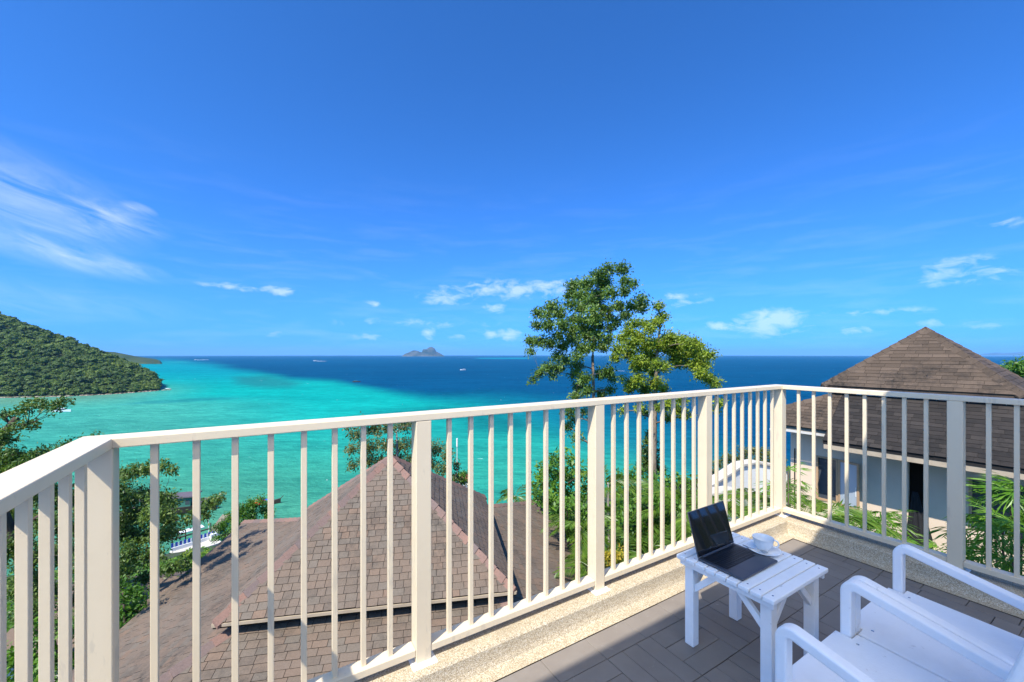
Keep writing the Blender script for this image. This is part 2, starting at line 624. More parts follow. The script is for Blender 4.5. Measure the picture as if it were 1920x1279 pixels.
def mat_bark(name, col):
    m, nt, b = new_mat(name)
    v = coord(nt, 'World', (1, 1, 0.3))
    n1 = tex(nt, v, 9, 6, 0.7, 0.5)
    nt.links.new(ramp(nt, n1, [(0.3, tuple(c * 0.5 for c in col)), (0.7, tuple(min(1, c * 1.3) for c in col))]), b.inputs['Base Color'])
    b.inputs['Roughness'].default_value = 0.9
    b.inputs['Specular IOR Level'].default_value = 0.1
    bump(nt, b, n1, 0.6, 0.02)
    return m


def mat_canvas():
    m, nt, b = new_mat('fill_light_canvas')
    b.inputs['Base Color'].default_value = (0.82, 0.80, 0.76, 1)
    b.inputs['Roughness'].default_value = 0.9
    tr = nt.nodes.new('ShaderNodeBsdfTranslucent')
    tr.inputs['Color'].default_value = (0.98, 0.88, 0.70, 1)  # warm see-through tint, added to brighten the shade on the balcony
    mx = nt.nodes.new('ShaderNodeMixShader')
    mx.inputs[0].default_value = 0.78
    nt.links.new(b.outputs[0], mx.inputs[1])
    nt.links.new(tr.outputs[0], mx.inputs[2])
    nt.links.new(mx.outputs[0], nt.nodes['Material Output'].inputs['Surface'])
    return m


M['canvas'] = mat_canvas()
M['tile'] = mat_tile()
M['pebble'] = mat_pebble()
M['shingle'] = mat_shingle('red_brown_weathered_shingle',
                           [(0, (0.124, 0.095, 0.072)), (0.3, (0.146, 0.109, 0.080)), (0.55, (0.156, 0.110, 0.079)),
                            (0.8, (0.140, 0.113, 0.087)), (1, (0.174, 0.116, 0.080))], (0.052, 0.044, 0.036), 0.8)
M['shingle_brown'] = mat_shingle('grey_brown_mossy_shingle',
                                 [(0, (0.070, 0.050, 0.035)), (0.5, (0.088, 0.062, 0.043)), (1, (0.11, 0.078, 0.055))],
                                 (0.020, 0.018, 0.016), 0.95)
M['shingle_shade'] = mat_shingle('shade_darkened_shingle',  # the lean-to roof's cast shade is put into this darker colour
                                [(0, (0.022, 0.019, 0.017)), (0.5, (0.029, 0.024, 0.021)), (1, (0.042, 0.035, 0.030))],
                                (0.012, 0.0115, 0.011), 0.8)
M['hipcap'] = mat_shingle('red_brown_hip_cap',
                          [(0, (0.14, 0.105, 0.092)), (0.5, (0.185, 0.118, 0.095)), (1, (0.225, 0.125, 0.09))], (0.09, 0.075, 0.07), 0.5)
M['joint'] = paint('grey_joint_grit', (0.075, 0.066, 0.056), None, 0.95, 0.05, 4, 0.5, 0.2)
M['shingle_edge'] = paint('dark_asphalt_core', (0.035, 0.029, 0.026), None, 0.95, 0.05, 20, 0.5, 0.2)
M['deck'] = paint('dark_roof_underlay', (0.03, 0.026, 0.024), None, 0.9, 0.1, 2, 0.3, 0.1)
M['leaf_big'] = mat_leaf('glossy_mid_green_leaf', (0.042, 0.085, 0.014), (0.115, 0.20, 0.032), (0.25, 0.34, 0.07))
M['leaf_yellow'] = mat_leaf('yellow_green_leaf', (0.065, 0.115, 0.01), (0.21, 0.285, 0.022), (0.42, 0.45, 0.045))
M['leaf_dark'] = mat_leaf('deep_green_leaf', (0.03, 0.065, 0.012), (0.085, 0.15, 0.026), (0.21, 0.27, 0.05), 0.35)
M['leaf_lush'] = mat_leaf('lush_green_leaf', (0.03, 0.08, 0.01), (0.085, 0.20, 0.02), (0.20, 0.34, 0.035), 0.4)
M['leaf_palm'] = mat_leaf('palm_green_leaf', (0.03, 0.07, 0.010), (0.10, 0.19, 0.022), (0.26, 0.34, 0.05), 0.35, 0.35, 2.0)
M['leaf_fan'] = mat_leaf('fan_palm_leaf', (0.03, 0.09, 0.012), (0.10, 0.23, 0.02), (0.26, 0.40, 0.04), 0.35, 0.35, 3.0)
M['leaf_dry'] = mat_leaf('dry_grey_green_leaf', (0.05, 0.065, 0.018), (0.12, 0.145, 0.035), (0.22, 0.22, 0.07))
M['leaf_gold'] = mat_leaf('golden_croton_leaf', (0.12, 0.12, 0.01), (0.35, 0.27, 0.02), (0.55, 0.4, 0.05))
M['leaf_forest'] = mat_leaf('forest_canopy', (0.032, 0.062, 0.010), (0.092, 0.145, 0.022), (0.22, 0.265, 0.042), 0.25, 0.7, 0.03)
M['bark'] = mat_bark('pale_brown_bark', (0.23, 0.18, 0.13))
M['bark_grey'] = mat_bark('grey_bark', (0.30, 0.27, 0.23))
M['bark_dark'] = mat_bark('dark_bark', (0.10, 0.075, 0.055))


def mat_ground():
    m, nt, b = new_mat('leafy_soil')
    v = coord(nt, 'World')
    n1 = tex(nt, v, 0.8, 6, 0.7)
    n2 = tex(nt, v, 9, 5, 0.7)
    c = ramp(nt, n1, [(0.35, (0.018, 0.035, 0.012)), (0.55, (0.04, 0.06, 0.018)), (0.75, (0.07, 0.055, 0.035))])
    c = mixc(nt, 0.4, c, ramp(nt, n2, [(0.3, (0.01, 0.015, 0.006)), (0.7, (0.08, 0.09, 0.03))]))
    nt.links.new(c, b.inputs['Base Color'])
    b.inputs['Roughness'].default_value = 0.95
    bump(nt, b, n2, 0.8, 0.1)
    return m


M['ground'] = mat_ground()


def mat_rock(name, a, b_, scale):
    m, nt, b = new_mat(name)
    v = coord(nt, 'World')
    n1 = tex(nt, v, scale, 7, 0.7, 0.6)
    nt.links.new(ramp(nt, n1, [(0.38, a), (0.62, b_)]), b.inputs['Base Color'])
    b.inputs['Roughness'].default_value = 0.95
    b.inputs['Specular IOR Level'].default_value = 0.05
    return m


M['island'] = mat_rock('wooded_limestone', (0.015, 0.03, 0.018), (0.10, 0.10, 0.09), 0.006)
M['headland'] = mat_rock('wooded_headland', (0.03, 0.05, 0.02), (0.06, 0.08, 0.03), 0.01)
M['shore'] = mat_rock('shore_rock_and_sand', (0.10, 0.075, 0.05), (0.35, 0.30, 0.22), 0.25)

# ------------------------------------------------------------------ sea
SEA = -38.0
RE = 7.4e6


def sea_z(x, y):
    return SEA - (x * x + y * y) / (2 * RE)


def mat_sea():
    m, nt, b = new_mat('sea_water')
    at = nt.nodes.new('ShaderNodeVertexColor')
    at.layer_name = 'water'
    v = coord(nt, 'World')
    vw = coord(nt, 'World', (1.0, 2.2, 1.0))
    n1 = tex(nt, vw, 0.012, 6, 0.62, 0.5)
    n2 = tex(nt, vw, 0.09, 5, 0.65, 0.3)
    n4 = tex(nt, coord(nt, 'World', (0.35, 1.6, 1.0)), 0.0042, 6, 0.66, 0.4)
    n3 = tex(nt, vw, 0.5, 4, 0.6)
    c = mixc(nt, 0.6, at.outputs['Color'], ramp(nt, n1, [(0.3, (0.32, 0.38, 0.40)), (0.7, (0.62, 0.60, 0.58))]), 'OVERLAY')
    c = mixc(nt, 0.6, c, ramp(nt, n2, [(0.3, (0.30, 0.36, 0.38)), (0.7, (0.66, 0.62, 0.60))]), 'OVERLAY')
    c = mixc(nt, 0.35, c, ramp(nt, n4, [(0.3, (0.30, 0.36, 0.40)), (0.7, (0.64, 0.61, 0.58))]), 'OVERLAY')
    n5 = tex(nt, coord(nt, 'World', (0.45, 1.5, 1.0)), 0.33, 4, 0.6, 0.6)
    c = mixc(nt, 0.6, c, ramp(nt, n5, [(0.3, (0.26, 0.34, 0.36)), (0.7, (0.70, 0.64, 0.62))]), 'OVERLAY')
    # whitecaps
    w1 = tex(nt, vw, 0.16, 3, 0.6, 0.8)
    cap = ramp(nt, w1, [(0.735, (0, 0, 0)), (0.77, (0.8, 0.8, 0.8))])
    c = mixc(nt, cap, c, (0.75, 0.82, 0.84))
    nt.links.new(c, b.inputs['Base Color'])
    b.inputs['Roughness'].default_value = 0.35
    b.inputs['Specular IOR Level'].default_value = 0.0
    hs = nd(nt, 'ShaderNodeMath', operation='MULTIPLY_ADD')
    nt.links.new(n2, hs.inputs[0])
    hs.inputs[1].default_value = 2.0
    nt.links.new(n3, hs.inputs[2])
    bump(nt, b, hs.outputs[0], 0.65, 1.0)
    return m


def poly_sd(x, y, poly):
    """signed distance to a polygon (positive inside), arrays"""
    d = np.full(x.shape, 1e9)
    inside = np.zeros(x.shape, bool)
    k = len(poly)
    for i in range(k):
        x0, y0 = poly[i]
        x1, y1 = poly[(i + 1) % k]
        dx, dy = x1 - x0, y1 - y0
        t = np.clip(((x - x0) * dx + (y - y0) * dy) / (dx * dx + dy * dy + 1e-12), 0, 1)
        d = np.minimum(d, np.hypot(x - x0 - t * dx, y - y0 - t * dy))
        c = ((y0 > y) != (y1 > y)) & (x < (x1 - x0) * (y - y0) / (y1 - y0 + 1e-12) + x0)
        inside ^= c
    return np.where(inside, d, -d)


def sst(x, a, b):
    t = np.clip((x - a) / (b - a), 0, 1)
    return t * t * (3 - 2 * t)


def vnoise(x, y, seed):
    r = np.random.default_rng(seed)
    tot = np.zeros(x.shape)
    amp = 1.0
    for o in range(5):
        for k in range(4):
            a, p = r.uniform(0, 2 * np.pi, 2)
            f = (2 ** o) * r.uniform(0.7, 1.4)
            tot += amp * np.sin((x * np.cos(a) + y * np.sin(a)) * f + p) / 4
        amp *= 0.55
    return tot


def build_sea():
    na, nr = 420, 330
    az = np.linspace(R(-88), R(88), na)
    rr = 38 * (42000 / 38) ** np.linspace(0, 1, nr)
    A, RR = np.meshgrid(az, rr)
    X = RR * np.sin(A)
    Y = RR * np.cos(A)
    Z = sea_z(X, Y)
    # the sea bed map is drawn on the water plane in (bearing, log distance)
    Yc = np.maximum(Y, 1.0)
    px = 960 + X / Yc * FPX
    px = np.clip(px, -4000, 6000)
    py = HORZ - (Z - CAMZ) / Yc * FPX
    # break the outlines up a little
    wob = vnoise(X / 260.0, Y / 420.0, 3)
    pxw = px + 16 * wob + 9 * vnoise(X / 60.0, Y / 140.0, 9)
    pyw = py + 1.6 * vnoise(X / 180.0, Y / 300.0, 5) * np.clip((py - 664) / 60, 0.1, 2.5)
    deep = np.array([0.002, 0.060, 0.138])
    deep2 = np.array([0.0, 0.07, 0.135])
    turq = np.array([0.004, 0.275, 0.240])
    turq2 = np.array([0.026, 0.255, 0.185])
    green = np.array([0.065, 0.222, 0.138])
    khaki = np.array([0.105, 0.21, 0.125])
    reef = np.array([0.004, 0.11, 0.125])
    c = np.zeros(X.shape + (3,)) + deep
    far = sst(py, 690, 672)[..., None]
    c = c * (1 - far) + np.array([0.0, 0.065, 0.15]) * far
    # shallow bank
    shal = [(-3500, 690), (-200, 684), (250, 680), (310, 676), (400, 684), (450, 694), (490, 700), (545, 712), (640, 716), (720, 733), (800, 748),
            (900, 757), (960, 768), (1060, 792), (1180, 820), (1300, 852), (1420, 900), (1600, 985), (1900, 1160), (2400, 1600),
            (2600, 4000), (-3500, 4000)]
    sd = poly_sd(pxw, pyw * 3.0, [(a, b * 3.0) for a, b in shal])
    # a transition that is wide on the right hand side, tight on the left
    wide = 24 + 130 * sst(px, 680, 1150)
    m1 = np.clip(sd / wide * 0.5 + 0.55, 0, 1)
    m1 = m1 * m1 * (3 - 2 * m1)
    t2 = sst(py, 740, 900)[..., None]
    sh = turq * (1 - t2) + turq2 * t2
    g = (sst(py, 800, 1000) * sst(px, 900, 350))[..., None]
    sh = sh * (1 - g) + green * g
    # bluer towards the far channel on the left
    bl = (sst(py, 735, 690) * sst(px, 560, 420))[..., None] * 0.65
    sh = sh * (1 - bl) + np.array([0.0, 0.165, 0.25]) * bl
    pl = (sst(px, 620, 250) * sst(py, 738, 760) * sst(py, 900, 800))[..., None] * 0.7
    sh = sh * (1 - pl) + np.array([0.062, 0.262, 0.190]) * pl
    # silty band under the hill
    kh = (np.exp(-((pyw - (752 - 0.055 * (px - 0))) / 13.0) ** 2) * sst(px, 420, 180))[..., None] * 0.8
    sh = sh * (1 - kh) + khaki * kh
    mid = (m1 * (1 - m1) * 4)[..., None] * 0.55 * sst(px, 820, 1050)[..., None]
    c = c * (1 - m1[..., None]) + sh * m1[..., None]
    c = c * (1 - mid) + np.array([0.004, 0.11, 0.17]) * mid

    def patch(poly, col, w, amt, ys=3.0):
        nonlocal c
        s = poly_sd(pxw, pyw * ys, [(a, b * ys) for a, b in poly])
        k = (sst(s, -w, w) * amt)[..., None]
        c = c * (1 - k) + np.array(col) * k
    patch([(440, 708), (500, 705), (545, 712), (580, 720), (560, 727), (500, 727), (460, 720)], (0.012, 0.135, 0.145), 18, 0.75)
    patch([(700, 775), (780, 768), (870, 763), (960, 772), (1040, 800), (960, 812), (900, 806), (880, 790), (800, 785)], reef, 30, 0.7)
    patch([(820, 762), (1000, 790), (1000, 800), (830, 775)], reef, 20, 0.5)
    patch([(230, 760), (300, 752), (440, 746), (470, 748), (330, 757)], (0.01, 0.15, 0.17), 5, 0.5)
    patch([(890, 671.2), (1000, 670.6), (1000, 673), (900, 672.8)], (0.0, 0.2, 0.27), 2, 0.8)
    patch([(300, 679), (345, 677.5), (350, 680), (310, 681)], (0.01, 0.22, 0.25), 2, 0.8)
    patch([(1400, 690), (1900, 690), (2500, 900), (1500, 760)], deep2, 60, 0.0)
    idx = np.arange(na * nr).reshape(nr, na)
    F = np.stack([idx[:-1, :-1], idx[:-1, 1:], idx[1:, 1:], idx[1:, :-1]], -1).reshape(-1, 4)
    V = np.stack([X, Y, Z], -1).reshape(-1, 3)
    me = fast_mesh('sea', V, F[:, ::-1], smooth=True)
    ca = me.color_attributes.new('water', 'FLOAT_COLOR', 'POINT')
    cc = np.ones((na * nr, 4), dtype=np.float32)
    cc[:, :3] = np.clip(c, 0, 1).reshape(-1, 3)
    ca.data.foreach_set('color', cc.ravel())
    o = link('sea', me, mat_sea())
    tag(o, 'turquoise shallows running out into a deep blue sea', 'sea', kind='structure')


build_sea()


# ------------------------------------------------------------------ terrain under the villas
def ground_z(x, y):
    d = -0.35 * x + 0.94 * y
    z = -2.9 - 0.355 * np.maximum(d, 0) + 0.0 * x
    z = z + 0.35 * np.sin(x * 0.35 + 1.0) * np.cos(y * 0.27)
    return np.where(d < 0, -2.9 + 0.1 * d * 0, z)


def build_terrain():
    xs = np.linspace(-140, 190, 140)
    ys = np.linspace(-30, 170, 120)
    X, Y = np.meshgrid(xs, ys)
    Z = ground_z(X, Y) + 0.5 * vnoise(X / 9.0, Y / 9.0, 8) * np.clip((Y - 25) / 30, 0, 1)
    Z = np.maximum(Z, SEA - 3)
    idx = np.arange(X.size).reshape(X.shape)
    F = np.stack([idx[:-1, :-1], idx[:-1, 1:], idx[1:, 1:], idx[1:, :-1]], -1).reshape(-1, 4)
    me = fast_mesh('hillside', np.stack([X, Y, Z], -1).reshape(-1, 3), F, smooth=True)
    tag(link('hillside', me, M['ground']), 'overgrown hillside falling from the balcony to the shore', 'ground', kind='structure')


build_terrain()


# ------------------------------------------------------------------ foliage
def leaf_arrays(C, Dv, Nv, Ln, Wd, fold=0.25):
    """folded two-triangle leaves"""
    Dv = Dv / (np.linalg.norm(Dv, axis=1, keepdims=True) + 1e-9)
    S = np.cross(Dv, Nv)
    S /= (np.linalg.norm(S, axis=1, keepdims=True) + 1e-9)
    Nn = np.cross(S, Dv)
    L2 = Ln[:, None] * 0.5
    W2 = Wd[:, None] * 0.5
    b = C - Dv * L2
    t = C + Dv * L2 - Nn * L2 * 0.25
    l = C + S * W2 - Nn * W2 * fold - Dv * L2 * 0.1
    r = C - S * W2 - Nn * W2 * fold - Dv * L2 * 0.1
    k = len(C)
    V = np.stack([b, l, t, r], 1).reshape(-1, 3)
    i = np.arange(k) * 4
    F = np.concatenate([np.stack([i, i + 1, i + 2], 1), np.stack([i, i + 2, i + 3], 1)])
    return V, F


def clump_leaves(clumps, leaf, per=1.0, droop=0.25, flat=0.75, seed=1):
    """clumps: (centre, radius). returns leaf mesh arrays with a random value per leaf"""
    r = np.random.default_rng(seed)
    Cs, Ds, Ns, Ls, Ws, Rs = [], [], [], [], [], []
    for c, rad in clumps:
        k = max(26, int(per * (rad / leaf) ** 2 * 34))
        # twigs radiating from the clump centre, leaves gathered round their ends
        nt_ = max(5, k // 9)
        tw = r.normal(size=(nt_, 3))
        tw /= np.linalg.norm(tw, axis=1, keepdims=True)
        tw[:, 2] = tw[:, 2] * flat + 0.1
        ends = tw * (rad * r.uniform(0.15, 0.95, (nt_, 1)))
        own = r.integers(0, nt_, k)
        p = ends[own] + r.normal(size=(k, 3)) * leaf * 0.75
        d = tw[own] * 0.8 + r.normal(size=(k, 3)) * 0.75
        d[:, 2] -= droop + 0.2
        nn = r.normal(size=(k, 3)) * 0.55 + tw[own] * 0.35
        nn[:, 2] += 0.9
        Cs.append(p + np.array(c))
        Ds.append(d)
        Ns.append(nn)
        s = r.uniform(0.6, 1.25, k)
        Ls.append(leaf * s)
        Ws.append(leaf * s * r.uniform(0.38, 0.55, k))
        Rs.append(np.clip(r.normal(0.5, 0.22, k) + r.normal(0, 0.12), 0, 1))
    V, F = leaf_arrays(np.concatenate(Cs), np.concatenate(Ds), np.concatenate(Ns), np.concatenate(Ls), np.concatenate(Ws))
    return V, F, np.repeat(np.concatenate(Rs), 4)


def branch_wood(trunk, rad0, clumps, mb, rtop=0.35, sides=6, seed=3):
    """trunk polyline, then limbs from the nearest lower node to each clump"""
    rnd = random.Random(seed)
    k = len(trunk)
    mb.tube(trunk, [rad0 * (1 - (1 - rtop) * i / (k - 1)) for i in range(k)], sides + 2)
    nodes = []
    for i in range(k - 1):
        for t in (0.0, 0.33, 0.66):
            nodes.append((Vector(trunk[i]).lerp(Vector(trunk[i + 1]), t), rad0 * (1 - (1 - rtop) * (i + t) / (k - 1)) * 0.55))
    nodes.append((Vector(trunk[-1]), rad0 * rtop * 0.6))
    base = [n[0] for n in nodes]
    todo = sorted(clumps, key=lambda c: min((Vector(c[0]) - b).length for b in base))
    for c, r in todo:
        c = Vector(c)
        best, bd = None, 1e9
        for p, rr in nodes:
            d = (c - p).length + max(0, p.z - c.z) * 1.5 + (0.8 if rr < rad0 * 0.05 else 0)
            if d < bd:
                bd, best = d, (p, rr)
        p, rr = best
        d = (c - p).length
        r0 = max(min(rr, rad0 * 0.42, 0.018 + d * 0.035), rad0 * 0.03)
        m = p.lerp(c, 0.5) + Vector((rnd.uniform(-1, 1), rnd.uniform(-1, 1), rnd.uniform(-0.2, 1))) * d * 0.10
        mb.tube([p, m, c], [r0, r0 * 0.7, r0 * 0.35], max(4, sides - 2))
        nodes.append((m, r0 * 0.7))
        nodes.append((c, r0 * 0.45))


def px_clumps(lst, D, spread, ox=0.0, oy=0.0, sc=1.0, seed=5, grow=1.0):
    rnd = random.Random(seed)
    out = []
    for x, y, r in lst:
        d = D + rnd.uniform(-spread, spread)
        out.append((P(ox + x * sc, oy + y * sc, d), r * sc / FPX * d * grow))
    return out


def make_tree(name, label, cat, trunk, rad, clumps, leaf, leafmat, barkmat, per=1.0, droop=0.25, group=None, seed=1, limbs=True):
    base = Vector(trunk[0])
    t = thing(name, label, cat, base, 0, group)
    V, F, rn = clump_leaves(clumps, leaf, per, droop, seed=seed)
    me = fast_mesh('crown', V - np.array(base), F, {'rnd': rn})
    link('crown', me, leafmat, t)
    mb = MB()
    if limbs:
        branch_wood([Vector(p) - base for p in trunk], rad, [(Vector(c) - base, r) for c, r in clumps], mb, seed=seed)
    else:
        mb.tube([Vector(p) - base for p in trunk], [rad * (1 - 0.7 * i / (len(trunk) - 1)) for i in range(len(trunk))], 6)
    mb.build('trunk', barkmat, t, smooth=True)
    return t


def ground_pt(x, y):
    return Vector((x, y, float(ground_z(np.array(x), np.array(y)))))


# tall airy tree in the middle
T1 = [(830, 140, 60), (720, 140, 50), (650, 190, 60), (460, 270, 60), (560, 260, 70), (690, 240, 70), (850, 235, 45), (910, 250, 35), (440, 330, 50),
      (530, 340, 70), (640, 330, 70), (740, 320, 60), (840, 310, 50), (440, 410, 50), (520, 430, 60), (800, 420, 60), (970, 370, 50), (980, 430, 45),
      (900, 420, 50), (700, 440, 55), (200, 470, 50), (300, 420, 60), (350, 470, 60), (270, 480, 50), (190, 560, 45), (270, 560, 55),
      (380, 560, 60), (470, 520, 50), (460, 600, 60), (350, 640, 50), (540, 580, 60), (850, 490, 50), (780, 540, 45), (730, 585, 45),
      (880, 560, 40), (560, 650, 60), (450, 670, 60), (150, 680, 50), (220, 690, 55), (290, 700, 50), (140, 760, 35), (380, 720, 50), (340, 790, 45),
      (520, 740, 60), (600, 720, 50), (660, 650, 50), (720, 670, 50), (680, 720, 50), (480, 800, 45), (400, 830, 45), (350, 880, 50), (270, 880, 45),
      (210, 920, 40), (160, 970, 30), (310, 930, 30), (490, 870, 45), (470, 930, 40), (540, 960, 55), (660, 930, 45), (720, 910, 50),
      (740, 960, 40), (500, 1020, 50), (560, 1050, 45), (670, 1080, 40), (480, 1090, 40), (740, 1050, 35),
      (610, 520, 55), (600, 450, 55), (650, 560, 45), (600, 610, 50), (540, 520, 50), (660, 500, 45), (720, 500, 45), (640, 400, 45), (590, 380, 45),
      (430, 1200, 40), (460, 1260, 40), (420, 1320, 34), (480, 1400, 34), (540, 1210, 30)]
cl1 = px_clumps(T1, 22.0, 2.0, 960, 470, 0.25, 5, 1.12)
g = ground_pt(*P(1112, 900, 22)[:2])
tr1 = [g, P(1113, 900, 22), P(1113, 735, 22), P(1111, 670, 22.1), P(1114, 640, 22.3), P(1117, 590, 23.2)]
make_tree('broadleaf_tree', 'tall airy broadleaf tree rising highest above the long railing', 'tree', tr1, 0.12, cl1, 0.16, M['leaf_big'], M['bark'], 2.1, 0.3, seed=21)

T2 = [(1095, 420, 40), (1130, 500, 45), (1090, 540, 50), (1040, 590, 45), (930, 550, 38), (990, 550, 38), (880, 620, 50), (830, 660, 50), (900, 700, 60),
      (960, 650, 60), (800, 740, 50), (780, 800, 40), (870, 780, 60), (1000, 720, 70), (1080, 700, 70), (1050, 800, 60), (960, 830, 60), (1180, 660, 70),
      (1270, 680, 70), (1350, 700, 60), (1400, 730, 50), (1200, 760, 60), (1300, 780, 60), (1400, 800, 60), (1480, 790, 45), (1440, 860, 55),
      (1250, 850, 45), (1150, 880, 40), (1420, 930, 50), (1470, 960, 50), (1520, 1000, 40), (930, 880, 50), (1060, 910, 40), (900, 1000, 60),
      (960, 960, 50), (990, 1040, 50), (1080, 1000, 60), (880, 1040, 40), (1130, 1040, 40), (820, 960, 22),
      (1150, 720, 60), (1220, 820, 50), (1330, 850, 48), (1360, 760, 55), (1100, 850, 48), (1000, 870, 45), (1250, 740, 55), (1390, 870, 45), (1000, 800, 50),
      (1180, 1150, 50), (1240, 1200, 50), (1270, 1120, 40), (1130, 1180, 40), (1300, 1240, 40), (1180, 1260, 40), (960, 1180, 34), (830, 1200, 26), (1560, 1140, 36),
      (1530, 1200, 26), (1000, 1220, 30)]
cl2 = px_clumps(T2, 19.0, 1.6, 960, 470, 0.25, 6, 1.2)
g = ground_pt(*P(1228, 900, 19)[:2])
tr2 = [g, P(1226, 860, 19), P(1228, 760, 19), P(1230, 700, 19), P(1232, 660, 19), P(1238, 610, 19)]
make_tree('broadleaf_tree', 'yellow-green rounded tree standing right beside the tallest tree', 'tree', tr2, 0.14, cl2, 0.13, M['leaf_yellow'], M['bark'], 2.1, 0.15, seed=33)

# big leaning tree at the left edge
TL = [(960, 120, 70), (880, 150, 60), (800, 160, 70), (650, 170, 70), (520, 130, 80), (400, 170, 75), (300, 260, 65), (350, 290, 40), (100, 310, 65), (20, 300, 60),
      (780, 290, 30), (430, 440, 65), (300, 450, 50), (510, 480, 50), (200, 480, 45), (320, 530, 25), (60, 560, 80), (0, 600, 90), (180, 680, 70), (60, 700, 80), (100, 880, 110),
      (250, 900, 90), (80, 1000, 110), (220, 1020, 100), (450, 960, 80), (540, 930, 80), (640, 860, 60), (720, 860, 60), (950, 770, 55), (1030, 750, 45),
      (1200, 690, 30), (1290, 655, 22), (1440, 600, 34), (60, 1130, 90), (150, 1110, 80), (300, 1080, 80), (400, 1050, 80), (820, 900, 60), (900, 850, 60)]
TL2 = [(230, 890, 20), (255, 884, 18), (278, 880, 16), (300, 876, 14), (320, 882, 11), (240, 935, 30), (275, 930, 26), (300, 935, 22), (320, 945, 16), (250, 970, 32), (290, 965, 28),
       (315, 975, 22), (265, 1005, 30), (300, 1005, 26), (325, 1000, 16), (240, 1040, 30), (285, 1045, 24), (320, 1065, 20), (345, 1058, 16), (230, 1075, 26), (270, 1085, 18),
       (395, 945, 16), (378, 958, 14), (410, 936, 9), (362, 968, 12), (350, 978, 9), (418, 930, 6), (385, 968, 10), (225, 1000, 34), (222, 920, 26),
       (30, 905, 30), (70, 920, 34), (110, 930, 34), (150, 940, 34), (190, 930, 30), (20, 960, 36), (60, 980, 36), (110, 985, 36), (160, 990, 36), (200, 1000, 34),
       (20, 1030, 34), (70, 1045, 34), (120, 1040, 34), (170, 1050, 36), (200, 1070, 30), (40, 1100, 34), (100, 1110, 30), (150, 1120, 30), (10, 870, 30), (60, 1150, 30), (130, 1170, 26)]
clL = px_clumps(TL, 10.5, 0.8, 0, 740, 0.125, 8, 1.3) + px_clumps(TL2, 11.0, 1.3, 0, 0, 1.0, 9, 1.1)
g = ground_pt(*P(60, 1200, 11.5)[:2])
trl = [g, P(95, 1240, 11.4), P(70, 1120, 11.2), P(20, 1000, 11), P(-20, 900, 10.8), P(0, 820, 10.6), P(30, 785, 10.5)]
make_tree('broadleaf_tree', 'dense dark green tree spreading behind the left-hand railing', 'tree', trl, 0.20, clL, 0.085, M['leaf_dark'], M['bark_dark'], 1.3, 0.3, seed=44)


def shrub(name, label, cat, lst, D, spread, leaf, lm, per=1.0, grow=1.0, seed=1, group=None, bark='bark_dark', rad=0.05, ox=0, oy=0, sc=1, trunkpx=None, limbs=True):
    cl = px_clumps(lst, D, spread, ox, oy, sc, seed, grow)
    c = sum((Vector(a) for a, _ in cl), Vector()) / len(cl)
    if trunkpx:
        c = P(trunkpx, HORZ, D)
    lo = min(a.z for a, _ in cl)
    g_ = ground_pt(c.x, c.y)
    g_.z = min(g_.z, lo - 0.2)
    top = max(a.z for a, _ in cl)
    tr = [g_, Vector((c.x + 0.05, c.y, g_.z * 0.5 + lo * 0.5)), Vector((c.x, c.y, lo * 0.6 + top * 0.4)), Vector((c.x - 0.05, c.y, lo * 0.2 + top * 0.8))]
    return make_tree(name, label, cat, tr, rad, cl, leaf, M[lm], M[bark], per, 0.2, group, seed, limbs)


# tree behind the tiled roof in the middle
shrub('broadleaf_tree', 'grey-green tree showing behind the peak of the tiled roof', 'tree',
      [(670, 815, 20), (700, 805, 22), (730, 803, 22), (760, 798, 22), (785, 800, 20), (660, 842, 16), (690, 838, 22), (720, 835, 20), (750, 838, 22), (780, 832, 22), (690, 865, 22),
       (720, 868, 20), (662, 872, 14), (700, 890, 16), (745, 862, 20), (775, 862, 20), (800, 850, 20), (820, 842, 18), (840, 856, 18), (855, 876, 12), (830, 880, 18), (810, 870, 18), (850, 895, 12), (650, 800, 10), (680, 790, 12)],
      26, 1.5, 0.17, 'leaf_dry', 0.95, 1.0, 51, bark='bark_grey', rad=0.12, trunkpx=745)
shrub('shrub', 'bright green bush beside the small red roof', 'shrub', [(862, 892, 10), (872, 888, 9), (868, 902, 10), (856, 900, 8)], 28, 0.4, 0.14, 'leaf_lush', 1.1, 1.1, 52)
shrub('shrub', 'green bush with red blossom left of the tiled roof', 'shrub',
      [(415, 990, 16), (435, 972, 18), (455, 958, 20), (478, 945, 20), (495, 955, 16), (470, 970, 20), (445, 990, 18), (425, 1005, 14), (505, 965, 12), (490, 938, 10), (408, 1008, 10)], 24, 1.0, 0.14, 'leaf_lush', 1.1, 1.0, 53)
shrub('shrub', 'pale green bush growing against the blue pier panels', 'shrub',
      [(345, 1050, 12), (360, 1045, 14), (375, 1050, 14), (388, 1045, 12), (352, 1060, 12), (370, 1062, 14), (395, 1055, 8), (335, 1062, 8)], 50, 1.0, 0.3, 'leaf_yellow', 1.2, 1.1, 54)
shrub('shrub', 'leafy bright green shrub at the lower left roof edge', 'shrub',
      [(235, 1120, 20), (255, 1112, 18), (270, 1120, 14), (240, 1145, 22), (262, 1150, 18), (230, 1165, 20), (225, 1100, 14), (250, 1170, 14), (215, 1130, 20), (190, 1150, 24), (205, 1185, 22)], 9.5, 0.5, 0.11, 'leaf_lush', 1.1, 1.0, 55)
shrub('shrub', 'lush fern-like shrub below the left corner post', 'shrub',
      [(20, 1240, 30), (60, 1225, 34), (100, 1240, 30), (150, 1230, 34), (190, 1215, 26), (40, 1275, 30), (120, 1280, 34), (180, 1275, 30), (210, 1240, 20), (80, 1180, 26), (150, 1180, 24)], 8.6, 0.5, 0.13, 'leaf_lush', 0.9, 1.0, 56)
